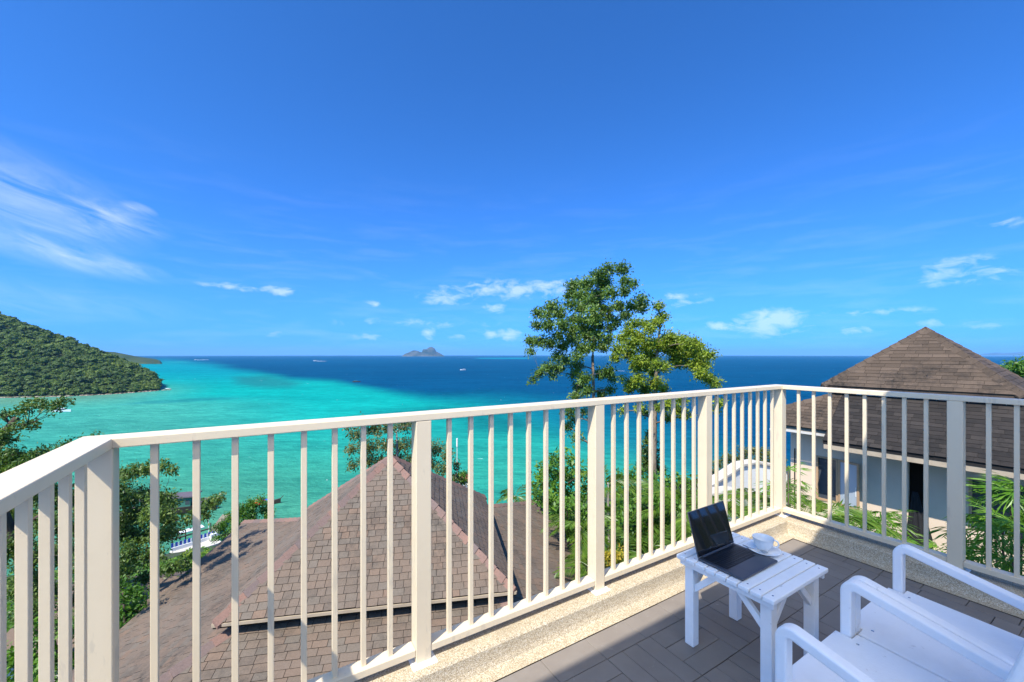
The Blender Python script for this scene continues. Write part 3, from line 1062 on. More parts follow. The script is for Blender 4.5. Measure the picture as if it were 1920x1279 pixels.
# leafy hillside right of the tiled roof
shrub('broadleaf_tree', 'bushy bright green tree right of the tiled roof', 'tree',
      [(1025, 875, 18), (1045, 862, 18), (1062, 858, 16), (1075, 870, 14), (1020, 895, 20), (1045, 890, 22), (1070, 895, 20), (1090, 890, 14), (1015, 920, 20), (1040, 920, 22), (1068, 925, 22),
       (1095, 920, 18), (1030, 950, 20), (1058, 955, 22), (1085, 955, 20), (1045, 985, 20), (1075, 990, 20), (1100, 985, 18), (1005, 905, 12), (1065, 1020, 20), (1095, 1020, 18), (1085, 1050, 18)],
      14.5, 1.2, 0.17, 'leaf_lush', 1.0, 1.05, 57, bark='bark_dark', rad=0.08)
shrub('shrub', 'broad-leaved bright shrub between the first two posts right of the tiled roof', 'shrub',
      [(1010, 935, 16), (1035, 940, 18), (1060, 945, 18), (1085, 940, 16), (1050, 970, 18), (1078, 975, 18), (1100, 960, 14), (1068, 1000, 16), (1092, 1005, 16)], 12.2, 0.6, 0.14, 'leaf_lush', 1.0, 1.1, 71)
shrub('shrub', 'leafy green shrub in front of the palms in the third bay', 'shrub',
      [(1165, 950, 16), (1185, 940, 16), (1210, 948, 18), (1235, 945, 18), (1258, 952, 16), (1280, 948, 14), (1175, 975, 18), (1200, 978, 18), (1228, 980, 18), (1255, 982, 18), (1190, 1010, 16), (1220, 1015, 16)], 10.6, 0.6, 0.13, 'leaf_lush', 0.9, 1.05, 72)
shrub('conifer', 'dark narrow column-shaped evergreen behind the third railing bay', 'tree',
      [(1217, 815, 9), (1213, 828, 11), (1222, 830, 10), (1212, 845, 13), (1224, 848, 12), (1210, 862, 14), (1226, 864, 13), (1216, 875, 15), (1232, 880, 13), (1206, 880, 12), (1240, 882, 8)],
      20, 0.35, 0.13, 'leaf_dark', 1.6, 1.05, 58, rad=0.07)
shrub('shrub', 'mixed green shrub mass below the dark column-shaped evergreen', 'shrub',
      [(1150, 905, 18), (1170, 895, 16), (1190, 890, 16), (1210, 900, 18), (1235, 905, 20), (1260, 905, 18), (1285, 905, 18), (1305, 915, 16), (1160, 930, 22), (1190, 925, 22), (1220, 930, 22), (1250, 930, 22),
       (1280, 935, 22), (1305, 940, 16), (1150, 960, 22), (1185, 960, 22), (1220, 965, 22), (1255, 965, 22), (1290, 970, 20), (1165, 995, 22), (1205, 1000, 22), (1240, 1000, 22), (1275, 1005, 20), (1300, 1010, 16),
       (1150, 1030, 20), (1190, 1035, 20), (1230, 1035, 20), (1265, 1035, 18)],
      15.5, 1.2, 0.17, 'leaf_lush', 0.9, 1.1, 59, rad=0.07)
shrub('shrub', 'olive scrub along the cliff edge beyond the white garden wall', 'shrub',
      [(1345, 870, 12), (1362, 862, 12), (1378, 858, 12), (1395, 850, 13), (1412, 846, 13), (1430, 850, 12), (1446, 852, 12), (1350, 885, 12), (1372, 880, 12), (1398, 868, 12), (1425, 866, 12), (1445, 870, 12), (1332, 890, 12), (1320, 905, 12), (1462, 858, 12)],
      26, 1.0, 0.16, 'leaf_dry', 1.0, 1.1, 60)
shrub('shrub', 'sunlit golden-leaved shrub at the foot of the third bay', 'shrub',
      [(1142, 1042, 10), (1150, 1052, 10), (1140, 1060, 10), (1158, 1040, 8)], 9.0, 0.25, 0.10, 'leaf_gold', 1.3, 1.2, 61)
shrub('broadleaf_tree', 'bright green tree top beyond the right-hand roof', 'tree',
      [(1890, 690, 10), (1905, 684, 12), (1925, 682, 14), (1915, 700, 14), (1945, 690, 18), (1935, 712, 16), (1900, 706, 8), (1970, 690, 22), (1970, 715, 20)], 30, 1.2, 0.2, 'leaf_lush', 1.3, 1.15, 62, rad=0.1)


# ------------------------------------------------------------------ palms
def frond_mesh(length, n_leaf, leaflet, arch, seed, width=0.035):
    """feather palm frond growing along +X from the origin, arching down"""
    r = random.Random(seed)
    Cs, Ds, Ns, Ls, Ws = [], [], [], [], []
    mb = MB()
    pts = []
    for i in range(9):
        t = i / 8
        pts.append(Vector((length * (t - 0.12 * t * t), 0, length * (0.55 * t - arch * t * t))))
    mb.tube(pts, [0.012 * (1 - 0.8 * i / 8) for i in range(9)], 4)
    for i in range(n_leaf):
        t = 0.16 + 0.84 * i / (n_leaf - 1)
        k = min(int(t * 8), 7)
        p = pts[k].lerp(pts[k + 1], t * 8 - k)
        tang = (pts[k + 1] - pts[k]).normalized()
        ll = leaflet * (0.45 + 0.75 * math.sin(math.pi * (0.12 + 0.8 * t))) * r.uniform(0.85, 1.1)
        for s in (-1, 1):
            d = tang * (0.55 + 0.35 * t) + Vector((0, s, 0)) * 0.85 + Vector((0, 0, -0.22 + r.uniform(-0.15, 0.12)))
            d.normalize()
            Cs.append(p + d * ll * 0.5)
            Ds.append(d)
            Ns.append(Vector((0, -s * 0.3, 1)))
            Ls.append(ll)
            Ws.append(width * r.uniform(0.8, 1.1))
    V, F = leaf_arrays(np.array([tuple(c) for c in Cs]), np.array([tuple(c) for c in Ds]), np.array([tuple(c) for c in Ns]), np.array(Ls), np.array(Ws), 0.2)
    rn = np.repeat(rng.uniform(0.25, 0.8, len(Cs)), 4)
    base = len(V)
    V2 = np.array(mb.v)
    F2 = []
    for f in mb.f:
        for q in range(1, len(f) - 1):
            F2.append((f[0] + base, f[q] + base, f[q + 1] + base))
    return fast_mesh('frond', np.concatenate([V, V2]), np.concatenate([F, np.array(F2)]), {'rnd': np.concatenate([rn, np.full(len(V2), 0.5)])})


def fan_mesh(rad, n, seed, width=0.05):
    """fan palm leaf on a stalk along +X"""
    r = random.Random(seed)
    Cs, Ds, Ns, Ls, Ws = [], [], [], [], []
    o = Vector((rad * 0.75, 0, rad * 0.28))
    for i in range(n):
        a = (-1 + 2 * i / (n - 1)) * R(118)
        d = Vector((math.cos(a) * 0.95 + 0.1, math.sin(a), -0.05 - 0.38 * r.random())).normalized()
        ll = rad * (0.8 + 0.25 * math.cos(a)) * r.uniform(0.9, 1.08)
        for s in (0, 1):           # inner and drooping outer half of the segment
            p = o + d * ll * (0.28 if s == 0 else 0.72)
            dd = d if s == 0 else (d + Vector((0, 0, -0.35))).normalized()
            if s == 1:
                p = o + d * ll * 0.5 + dd * ll * 0.24
            Cs.append(p)
            Ds.append(dd)
            Ns.append(Vector((-0.2, 0, 1)))
            Ls.append(ll * 0.56)
            Ws.append(width * (1.0 if s == 0 else 0.9) * r.uniform(0.85, 1.1))
    V, F = leaf_arrays(np.array([tuple(c) for c in Cs]), np.array([tuple(c) for c in Ds]), np.array([tuple(c) for c in Ns]), np.array(Ls), np.array(Ws), 0.25)
    rn = np.repeat(rng.uniform(0.3, 0.8, len(Cs)), 4)
    mb = MB()
    mb.tube([Vector((0, 0, 0)), Vector((rad * 0.4, 0, rad * 0.2)), o], [0.008, 0.006, 0.005], 4)
    base = len(V)
    F2 = []
    for f in mb.f:
        for q in range(1, len(f) - 1):
            F2.append((f[0] + base, f[q] + base, f[q + 1] + base))
    return fast_mesh('fan_leaf', np.concatenate([V, np.array(mb.v)]), np.concatenate([F, np.array(F2)]), {'rnd': np.concatenate([rn, np.full(len(mb.v), 0.4)])})


FRONDS = [frond_mesh(1.9, 30, 0.52, 0.62, 3, 0.05), frond_mesh(1.6, 26, 0.46, 0.5, 4, 0.045), frond_mesh(2.2, 34, 0.55, 0.72, 5, 0.05)]
FANS = [fan_mesh(0.42, 17, 5, 0.026), fan_mesh(0.36, 15, 6, 0.026), fan_mesh(0.48, 19, 7, 0.028)]
for me in FRONDS:
    me.materials.append(M['leaf_palm'])
for me in FANS:
    me.materials.append(M['leaf_fan'])


def palm(label, head, n, scale, seed, group='feather palms on the slope'):
    r = random.Random(seed)
    g_ = ground_pt(head.x, head.y)
    g_.z = min(g_.z, head.z - 0.4)
    t = thing('palm', label, 'palm', g_, 0, group)
    mb = MB()
    h = head - g_
    mb.tube([Vector((0, 0, 0)), h * 0.5 + Vector((0.04, 0.02, 0)), h], [0.07 * scale, 0.055 * scale, 0.045 * scale], 7)
    mb.build('trunk', M['bark_grey'], t, smooth=True)
    for i in range(n):
        o = link('frond', FRONDS[i % 3], None, t, h + Vector((0, 0, -0.05)))
        a = i * 2.4 + r.uniform(-0.3, 0.3)
        o.rotation_euler = (r.uniform(-0.25, 0.25), r.uniform(-0.55, 0.35), a)
        s = scale * r.uniform(0.8, 1.1)
        o.scale = (s, s, s)
    return t


def fan_palm(label, pts, seed, n=9, scale=1.0, group='fan palms beside the balcony'):
    """a clump of cane stems with fan leaves; pts = stem heads"""
    r = random.Random(seed)
    c = sum(pts, Vector()) / len(pts)
    g_ = ground_pt(c.x, c.y)
    g_.z = min(g_.z, min(p.z for p in pts) - 0.5)
    t = thing('fan_palm', label, 'fan palm', g_, 0, group)
    for p in pts:
        h = p - g_
        mb = MB()
        foot = Vector((h.x * 0.5, h.y * 0.5, 0))
        mb.tube([foot, foot.lerp(h, 0.5) + Vector((0.02, 0, 0)), h], [0.016, 0.014, 0.010], 5)
        mb.build('stem', M['bark_dark'], t, smooth=True)
        for i in range(n):
            o = link('fan_leaf', FANS[(i + seed) % 3], None, t, h + Vector((0, 0, -0.55 * r.random() * scale)))
            o.rotation_euler = (r.uniform(-0.3, 0.3), r.uniform(-0.75, 0.35), i * 2.4 + r.uniform(-0.4, 0.4))
            s = scale * r.uniform(0.75, 1.15)
            o.scale = (s, s, s)
    return t


palm('feather palm arching over the right edge of the tiled roof', P(1088, 985, 11.5), 11, 0.75, 1)
palm('feather palm in front of the shrubs in the third railing bay', P(1175, 985, 11.5), 12, 0.85, 2)
palm('feather palm rising behind the open laptop', P(1285, 965, 10.5), 12, 0.9, 3)
palm('young feather palm at the far end of the tiled roof ridge', P(965, 930, 17), 8, 0.65, 4)
palm('tall feather palm beside the second long-rail post', P(1140, 905, 14), 9, 0.7, 5)
palm('low feather palm below the third bay', P(1215, 1040, 9.5), 11, 0.8, 6)
palm('feather palm left of the far corner post', P(1385, 985, 8.5), 12, 0.7, 7)
palm('sunlit feather palm right of the far corner post', P(1500, 985, 6.8), 9, 0.62, 8)
palm('feather palm in front of the white garden wall', P(1425, 935, 11.5), 9, 0.7, 9)
palm('feather palm at the bottom right of the tiled roof', P(1112, 1065, 10.0), 9, 0.7, 10)

fan_palm('sunlit fan palm clump in front of the casement window', [P(1600, 968, 8.0), P(1630, 972, 7.8), P(1655, 980, 8.1), P(1615, 990, 7.6)], 1, 9, 1.05)
fan_palm('small sunlit fan palm right of the far corner post', [P(1545, 985, 7.4), P(1570, 990, 7.3)], 2, 8, 0.8)
fan_palm('shaded fan palm left of the right-hand post', [P(1758, 1040, 5.6), P(1775, 1050, 5.4)], 3, 9, 0.65)
fan_palm('large fan palm clump filling the right edge behind the railing', [P(1865, 955, 5.2), P(1895, 940, 5.0), P(1930, 930, 4.8), P(1880, 995, 4.6), P(1915, 1000, 4.4), P(1850, 1035, 4.7), P(1900, 1055, 4.2), P(1950, 970, 4.6), P(1865, 1070, 4.4)], 4, 10, 0.72)
fan_palm('fan palm leaf showing just right of the far corner post', [P(1478, 885, 7.2)], 5, 5, 0.75)


def scatter_cover():
    """low leafy ground cover over the slope: nobody could count it"""
    r = np.random.default_rng(77)
    k = 52000
    x = r.uniform(-1, 1, k)
    y = 4 + 60 * r.random(k) ** 1.6
    x = x * (6 + y * 1.35)
    z = ground_z(x, y) + r.random(k) * (0.35 + 0.9 * (vnoise(x / 3.0, y / 3.0, 4) > 0.2))
    s = 0.16 + 0.008 * y
    d = r.normal(size=(k, 3))
    d[:, 2] *= 0.5
    nn = r.normal(size=(k, 3)) * 0.5
    nn[:, 2] += 1
    V, F = leaf_arrays(np.stack([x, y, z], 1), d, nn, s * r.uniform(0.7, 1.4, k), s * 0.55)
    me = fast_mesh('ground_cover', V, F, {'rnd': np.repeat(r.random(k), 4)})
    tag(link('ground_cover', me, M['leaf_lush']), 'low leafy ground cover over the slope between the villas', 'ground cover', kind='stuff')


scatter_cover()


# ------------------------------------------------------------------ forested hill, headland, islands
def hill_height(x, y):
    """hill on the far side of the bay"""
    # ridge falling from the left to the point
    t = np.clip((x + 760) / (760 - 345), 0, 1.4)
    ridge = 152 * (1 - t) ** 1.0 + 8
    ridge = np.where(t > 1, 8 - 60 * (t - 1), ridge)
    return ridge


def build_hill():
    # shoreline of the near face given in photo rows, top line likewise
    xs = np.array([-900, -600, -300, 0, 60, 120, 180, 230, 270, 295, 306])
    top = np.array([300, 395, 478, 592, 612, 632, 655, 672, 690, 702, 722.0])
    foot = np.array([752, 751, 750, 746, 745, 743.5, 741, 738, 735, 733, 731.0])
    nx, ny = 90, 34
    pxs = np.linspace(-900, 298, nx)
    tp = np.interp(pxs, xs, top)
    ft = np.interp(pxs, xs, foot)
    Df = FPX * (CAMZ - SEA) / (ft - HORZ)
    V = np.zeros((nx, ny, 3))
    crest = np.zeros(nx)
    for i in range(nx):
        f = (ft[i] - tp[i])
        depth = 12 + f * 1.55
        Dt = Df[i] + depth
        zt = CAMZ - (tp[i] - HORZ) / FPX * Dt - 7.5
        zt = max(zt, SEA + 0.5)
        for j in range(ny):
            s = j / (ny - 1)
            if s <= 0.6:
                u = s / 0.6
                D = Df[i] + depth * u
                z = SEA - 0.5 + (zt - SEA + 0.5) * (math.sin(u * math.pi / 2) ** 0.85)
            else:
                u = (s - 0.6) / 0.4
                D = Dt + depth * 1.4 * u
                z = zt + (SEA - 1 - zt) * u ** 1.6
            V[i, j] = ((pxs[i] - 960) / FPX * Df[i] * (1 + 0.18 * (D - Df[i]) / Df[i]) + 0.0, D, z)
    # keep the crest line seen from the terrace: x moves with depth along the slope
    for i in range(nx):
        for j in range(ny):
            V[i, j, 0] = (pxs[i] - 960) / FPX * (Df[i] + (V[i, j, 1] - Df[i]) * 0.96)
    V[..., 2] += vnoise(V[..., 0] / 25.0, V[..., 1] / 25.0, 12) * np.clip((V[..., 2] - SEA) / 12, 0, 1.6)
    idx = np.arange(nx * ny).reshape(nx, ny)
    F = np.stack([idx[:-1, :-1], idx[1:, :-1], idx[1:, 1:], idx[:-1, 1:]], -1).reshape(-1, 4)
    me = fast_mesh('hill', V.reshape(-1, 3), F, smooth=True)
    tag(link('hill', me, M['ground']), 'steep wooded hill ending in a point on the left of the bay', 'hill', kind='structure')
    # canopy
    r = np.random.default_rng(5)
    Vs, Fs, Rn = [], [], []
    off = 0
    ico_v, ico_f = ico(0)
    n_tree = 0
    Cs, Ds, Ns, Ls, Rr = [], [], [], [], []
    for q in range(15000):
        a = r.uniform(0, nx - 1.001)
        b = (ny - 1) * 0.68 * r.random() ** 1.25 + 0.15
        if pxs[int(a)] < -260 and r.random() < 0.7:
            continue
        i, j = int(a), int(b)
        fa, fb = a - i, b - j
        p = (V[i, j] * (1 - fa) * (1 - fb) + V[i + 1, j] * fa * (1 - fb) + V[i, j + 1] * (1 - fa) * fb + V[i + 1, j + 1] * fa * fb)
        if p[2] < SEA + 0.3:
            continue
        rad = float(np.clip(r.lognormal(0.80, 0.36), 1.0, 4.6)) * (0.75 if p[2] < SEA + 8 else 1.0)
        c = p + np.array([0, 0, rad * r.uniform(0.5, 1.15)])
        sh = np.array([1, 1, r.uniform(0.7, 1.0)]) * rad
        tone = np.clip(r.normal(0.45, 0.28), 0, 1)
        jit = 1 + 0.22 * r.normal(size=(len(ico_v), 1))
        Vs.append(ico_v * sh * 0.82 * jit + c)
        Fs.append(ico_f + off)
        off += len(ico_v)
        Rn.append(np.full(len(ico_v), tone * 0.5))
        k = 30
        d = r.normal(size=(k, 3))
        d /= np.linalg.norm(d, axis=1, keepdims=True)
        d[:, 2] = np.abs(d[:, 2]) * 0.9 - 0.1
        Cs.append(c + d * sh * r.uniform(0.8, 1.08, (k, 1)))
        Ds.append(r.normal(size=(k, 3)))
        Ns.append(d + r.normal(size=(k, 3)) * 0.35)
        Ls.append(rad * r.uniform(0.35, 0.7, k))
        Rr.append(np.clip(tone + r.normal(0, 0.18, k), 0, 1))
    V1 = np.concatenate(Vs)
    F1 = np.concatenate(Fs)
    L_ = np.concatenate(Ls)
    V2, F2 = leaf_arrays(np.concatenate(Cs), np.concatenate(Ds), np.concatenate(Ns), L_, L_ * 0.75, 0.3)
    me = fast_mesh('forest', np.concatenate([V1, V2]), np.concatenate([F1, F2 + len(V1)]),
                   {'rnd': np.concatenate([np.concatenate(Rn), np.repeat(np.concatenate(Rr), 4)])})
    tag(link('forest', me, M['leaf_forest']), 'thick jungle canopy covering the hill across the bay', 'forest', kind='stuff')
    # boulders and a strip of sand at the waterline
    mb_v, mb_f, off = [], [], 0
    for q in range(420):
        a = r.uniform(20, nx - 1.001)
        i = int(a)
        p = V[i, 0] * (1 - (a - i)) + V[i + 1, 0] * (a - i)
        rad = r.uniform(0.5, 1.6)
        mb_v.append(ico_v * np.array([1.5, 1.0, 0.6]) * rad * (1 + 0.25 * r.normal(size=(len(ico_v), 1))) + np.array([p[0] + r.normal(0, 1), p[1] - 1.0 + r.normal(0, 0.8), SEA + 0.1]))
        mb_f.append(ico_f + off)
        off += len(ico_v)
    for q in range(26):
        rad = r.uniform(0.5, 1.3)
        mb_v.append(ico_v * np.array([1.5, 1.0, 0.6]) * rad + np.array([(307 + q * 0.45 - 960) / FPX * 442, 442 + r.normal(0, 2), SEA + 0.1]))
        mb_f.append(ico_f + off)
        off += len(ico_v)
    me = fast_mesh('shore_rocks', np.concatenate(mb_v), np.concatenate(mb_f))
    tag(link('shore_rocks', me, M['shore']), 'brown boulders along the waterline of the wooded hill', 'rocks', kind='stuff')
    return V


def ico(sub):
    t = (1 + 5 ** 0.5) / 2
    v = [(-1, t, 0), (1, t, 0), (-1, -t, 0), (1, -t, 0), (0, -1, t), (0, 1, t), (0, -1, -t), (0, 1, -t), (t, 0, -1), (t, 0, 1), (-t, 0, -1), (-t, 0, 1)]
    f = [(0, 11, 5), (0, 5, 1), (0, 1, 7), (0, 7, 10), (0, 10, 11), (1, 5, 9), (5, 11, 4), (11, 10, 2), (10, 7, 6), (7, 1, 8), (3, 9, 4), (3, 4, 2), (3, 2, 6), (3, 6, 8), (3, 8, 9), (4, 9, 5), (2, 4, 11), (6, 2, 10), (8, 6, 7), (9, 8, 1)]
    v = [np.array(x) / np.linalg.norm(x) for x in v]
    for _ in range(sub):
        nf, cache = [], {}

        def mid(a, b):
            k = (min(a, b), max(a, b))
            if k not in cache:
                m = v[a] + v[b]
                v.append(m / np.linalg.norm(m))
                cache[k] = len(v) - 1
            return cache[k]
        for a, b, c in f:
            ab, bc, ca = mid(a, b), mid(b, c), mid(c, a)
            nf += [(a, ab, ca), (b, bc, ab), (c, ca, bc), (ab, bc, ca)]
        f = nf
    return np.array(v), np.array(f)


HILLV = build_hill()


def ridge_land(name, label, cat, outline, D, thick, mat, seed, rough=0.10, kind=None):
    """a far landmass: outline of (px, py) crest points at distance D, with real depth"""
    xs = np.array([o[0] for o in outline])
    ys = np.array([o[1] for o in outline])
    nx, ny = 110, 22
    px = np.linspace(xs[0], xs[-1], nx)
    crest = CAMZ - (np.interp(px, xs, ys) - HORZ) / FPX * D
    base = sea_z(0, D) - 2
    r = np.random.default_rng(seed)
    V = np.zeros((nx, ny, 3))
    for j in range(ny):
        s = j / (ny - 1) * 2 - 1
        prof = max(0.0, 1 - abs(s) ** 1.6)
        V[:, j, 0] = (px - 960) / FPX * (D + s * thick * 0.5)
        V[:, j, 1] = D + s * thick * 0.5
        hh = np.maximum(crest - base, 2)
        nz = vnoise(V[:, j, 0] / (thick * 0.16), V[:, j, 1] / (thick * 0.16), seed)
        V[:, j, 2] = base + hh * np.clip(prof * (1 + rough * nz * (1 - prof) * 1.6), 0, 1.02)
    idx = np.arange(nx * ny).reshape(nx, ny)
    F = np.stack([idx[:-1, :-1], idx[1:, :-1], idx[1:, 1:], idx[:-1, 1:]], -1).reshape(-1, 4)
    me = fast_mesh(name, V.reshape(-1, 3), F, smooth=False)
    return tag(link(name, me, mat), label, cat, kind=kind or 'structure')


ridge_land('headland', 'low wooded headland tapering off behind the near hill', 'headland',
           [(150, 650), (178, 656), (195, 659), (215, 660), (235, 664), (255, 668), (275, 671), (290, 673), (300, 676), (304, 681)], 1750, 260, M['headland'], 4, 0.3)
ridge_land('island', 'jagged rocky island standing alone on the horizon', 'island',
           [(752, 669), (758, 664), (766, 661), (774, 657), (782, 657.5), (788, 660), (791, 660.5), (793, 655), (800, 654.5), (804, 651), (810, 650.3), (815, 653), (818, 659), (826, 663), (834, 668)],
           7600, 520, M['island'], 6, 0.5)
ridge_land('far_island', 'faint hazy hills low on the horizon at the right', 'island',
           [(1830, 666), (1848, 663), (1866, 661), (1884, 662), (1905, 661), (1930, 658), (1980, 662), (2010, 666)], 17000, 1500, M['island'], 7, 0.2)


# ------------------------------------------------------------------ shingled roofs
WV = np.array([(-.5, 0, 0), (.5, 0, 0), (.5, 0, 1), (-.5, 0, 1), (-.5, 1, -0.1), (.5, 1, -0.1), (.5, 1, 0.3), (-.5, 1, 0.3)], dtype=float)
WF = np.array([(0, 1, 2, 3), (3, 2, 6, 7), (1, 5, 6, 2), (0, 3, 7, 4), (4, 7, 6, 5), (0, 4, 5, 1)])
SH_ME = {}
EDGE6 = np.array([1, 0, 1, 1, 0, 0], dtype=np.int32)     # butt and side faces show the dark asphalt core


def shingle_mesh(mat):
    if mat not in SH_ME:
        me = fast_mesh('shingle', WV, WF)
        me.materials.append(M[mat])
        me.materials.append(M['shingle_edge'])
        me.polygons.foreach_set('material_index', EDGE6)
        SH_ME[mat] = me
    return SH_ME[mat]


class Roof:
    def __init__(s, villa, base):
        s.villa, s.base, s.items, s.deck, s.caps = villa, Vector(base), [], MB(), []

    def slope(s, eA, eB, tA, tB, expo, wmin, wmax, mat='shingle', left=None, right=None, th=0.019, seed=0):
        r = random.Random(seed)
        eA, eB, tA, tB = map(Vector, (eA, eB, tA, tB))
        ax = (eB - eA).normalized()
        m = (tA + tB) / 2 - eA
        up = m - ax * m.dot(ax)
        Ls = up.length
        up.normalize()
        nz = ax.cross(up)
        if nz.z < 0:
            nz = -nz
        s.deck.add([eA - s.base, eB - s.base, tB - s.base, tA - s.base] if (tA - tB).length > 1e-4 else [eA - s.base, eB - s.base, tA - s.base],
                   [(0, 1, 2, 3)] if (tA - tB).length > 1e-4 else [(0, 1, 2)])
        We = (eB - eA).length
        xa, xb = (tA - eA).dot(ax), (tB - eA).dot(ax)
        rows = max(1, round(Ls / expo))
        ex = Ls / rows
        for i in range(rows):
            y = i * ex
            f = (y + ex * 0.5) / Ls
            x0 = xa * f
            x1 = We + (xb - We) * f
            if left:
                x0 = max(x0, left(y + ex * 0.5))
            if right:
                x1 = min(x1, right(y + ex * 0.5))
            x = x0 - r.uniform(0, wmax)
            jit = r.uniform(-0.008, 0.008)
            tone = r.random()
            while x < x1 - 0.01:
                w = r.uniform(wmin, wmax)
                a, b = max(x, x0), min(x + w, x1)
                x += w
                if b - a < 0.02:
                    continue
                g_ = 0.008
                o = eA + ax * ((a + b) / 2) + up * (y - ex * 0.10 + jit + r.uniform(-0.006, 0.006)) + nz * 0.008
                t_ = th * r.uniform(0.85, 1.15)
                tilt = up * (ex * 1.2)
                c = o + up * ex * 0.5
                view = (Vector((0, 0, CAMZ)) - c)
                area = (b - a) * ex * max(0, view.normalized().dot(nz)) / view.length_squared
                if c.y < 0.5:
                    area = 0
                else:
                    q = pix(c)
                    if not (-20 < q[0] < 1940 and q[1] < 1300):
                        area = 0
                s.items.append((area, o, ax * (b - a - g_), tilt, nz * t_, mat, (0.55 * tone + 0.45 * r.random())))

    def hip(s, a, b, n1, n2, step=0.30, w=0.15, mat='hipcap'):
        """overlapping cap pieces from the eave a up to b; n1, n2 = the two slope directions (down-slope, horizontal)"""
        a, b = Vector(a), Vector(b)
        d = (b - a)
        L_ = d.length
        d.normalize()
        k = max(1, round(L_ / step))
        st = L_ / k
        for i in range(k):
            s.caps.append((a + d * (i * st - 0.02), d, st * 1.12, n1, n2, w, mat))

    def finish(s, limit=300, deck_mat='deck'):
        roof = s.deck.build('roof', M[deck_mat], s.villa)
        s.items.sort(key=lambda t: -t[0])
        one = [t for t in s.items[:limit] if t[0] > 0]
        rest = s.items[len(one):]
        for _, o, ax, up, nz, mat, rn in one:
            ob = bpy.data.objects.new('shingle', shingle_mesh(mat))
            COL.objects.link(ob)
            ob.parent = roof
            p = o - s.base
            ob.matrix_basis = Matrix(((ax.x, up.x, nz.x, p.x), (ax.y, up.y, nz.y, p.y), (ax.z, up.z, nz.z, p.z), (0, 0, 0, 1)))
        for mat in sorted({t[5] for t in rest}):
            sub = [t for t in rest if t[5] == mat]
            A = np.array([[tuple(t[2]), tuple(t[3]), tuple(t[4])] for t in sub])
            O = np.array([tuple(t[1] - s.base) for t in sub])
            V = np.einsum('vk,nkj->nvj', WV, A) + O[:, None, :]
            F = (WF[None] + (np.arange(len(sub)) * 8)[:, None, None]).reshape(-1, 4)
            me = fast_mesh('shingles', V.reshape(-1, 3), F, {'rnd': np.repeat([t[6] for t in sub], 8)})
            me.materials.append(M[mat])
            me.materials.append(M['shingle_edge'])
            me.polygons.foreach_set('material_index', np.tile(EDGE6, len(sub)))
            tag(link('shingle_courses', me, None, roof), kind='stuff')
        for o, d, L_, n1, n2, w, mat in s.caps:
            mb = MB()
            up = Vector((0, 0, 1))
            for n_, sg in ((n1, 1), (n2, -1)):
                pass
            a = Vector(n1)
            b = Vector(n2)
            t0, t1 = 0.045, 0.02
            vs = []
            for k_, th in ((0, t0), (1, t1)):
                c = o + d * (L_ * k_) - s.base
                vs += [c + a * w + up * (th - 0.01), c + up * (th + 0.035), c + b * w + up * (th - 0.01),
                       c + a * w - up * 0.02, c - up * 0.0, c + b * w - up * 0.02]
            mb.add(vs, [(0, 1, 7, 6), (1, 2, 8, 7), (0, 3, 4, 1), (1, 4, 5, 2), (6, 7, 10, 9), (7, 8, 11, 10), (0, 6, 9, 3), (2, 5, 11, 8)])
            mb.build('hip_cap', M[mat], roof)
        return roof


# --- the villa below the balcony (pyramid roof over a wide skirt roof)
HE = 4.6
AV = Vector((math.cos(R(10.5)), math.sin(R(10.5)), 0))
BV = Vector((-math.sin(R(10.5)), math.cos(R(10.5)), 0))


def MV(a, b, h):
    p = AV * (a * HE) + BV * (b * HE)
    return Vector((p.x, p.y, CAMZ - h * HE))


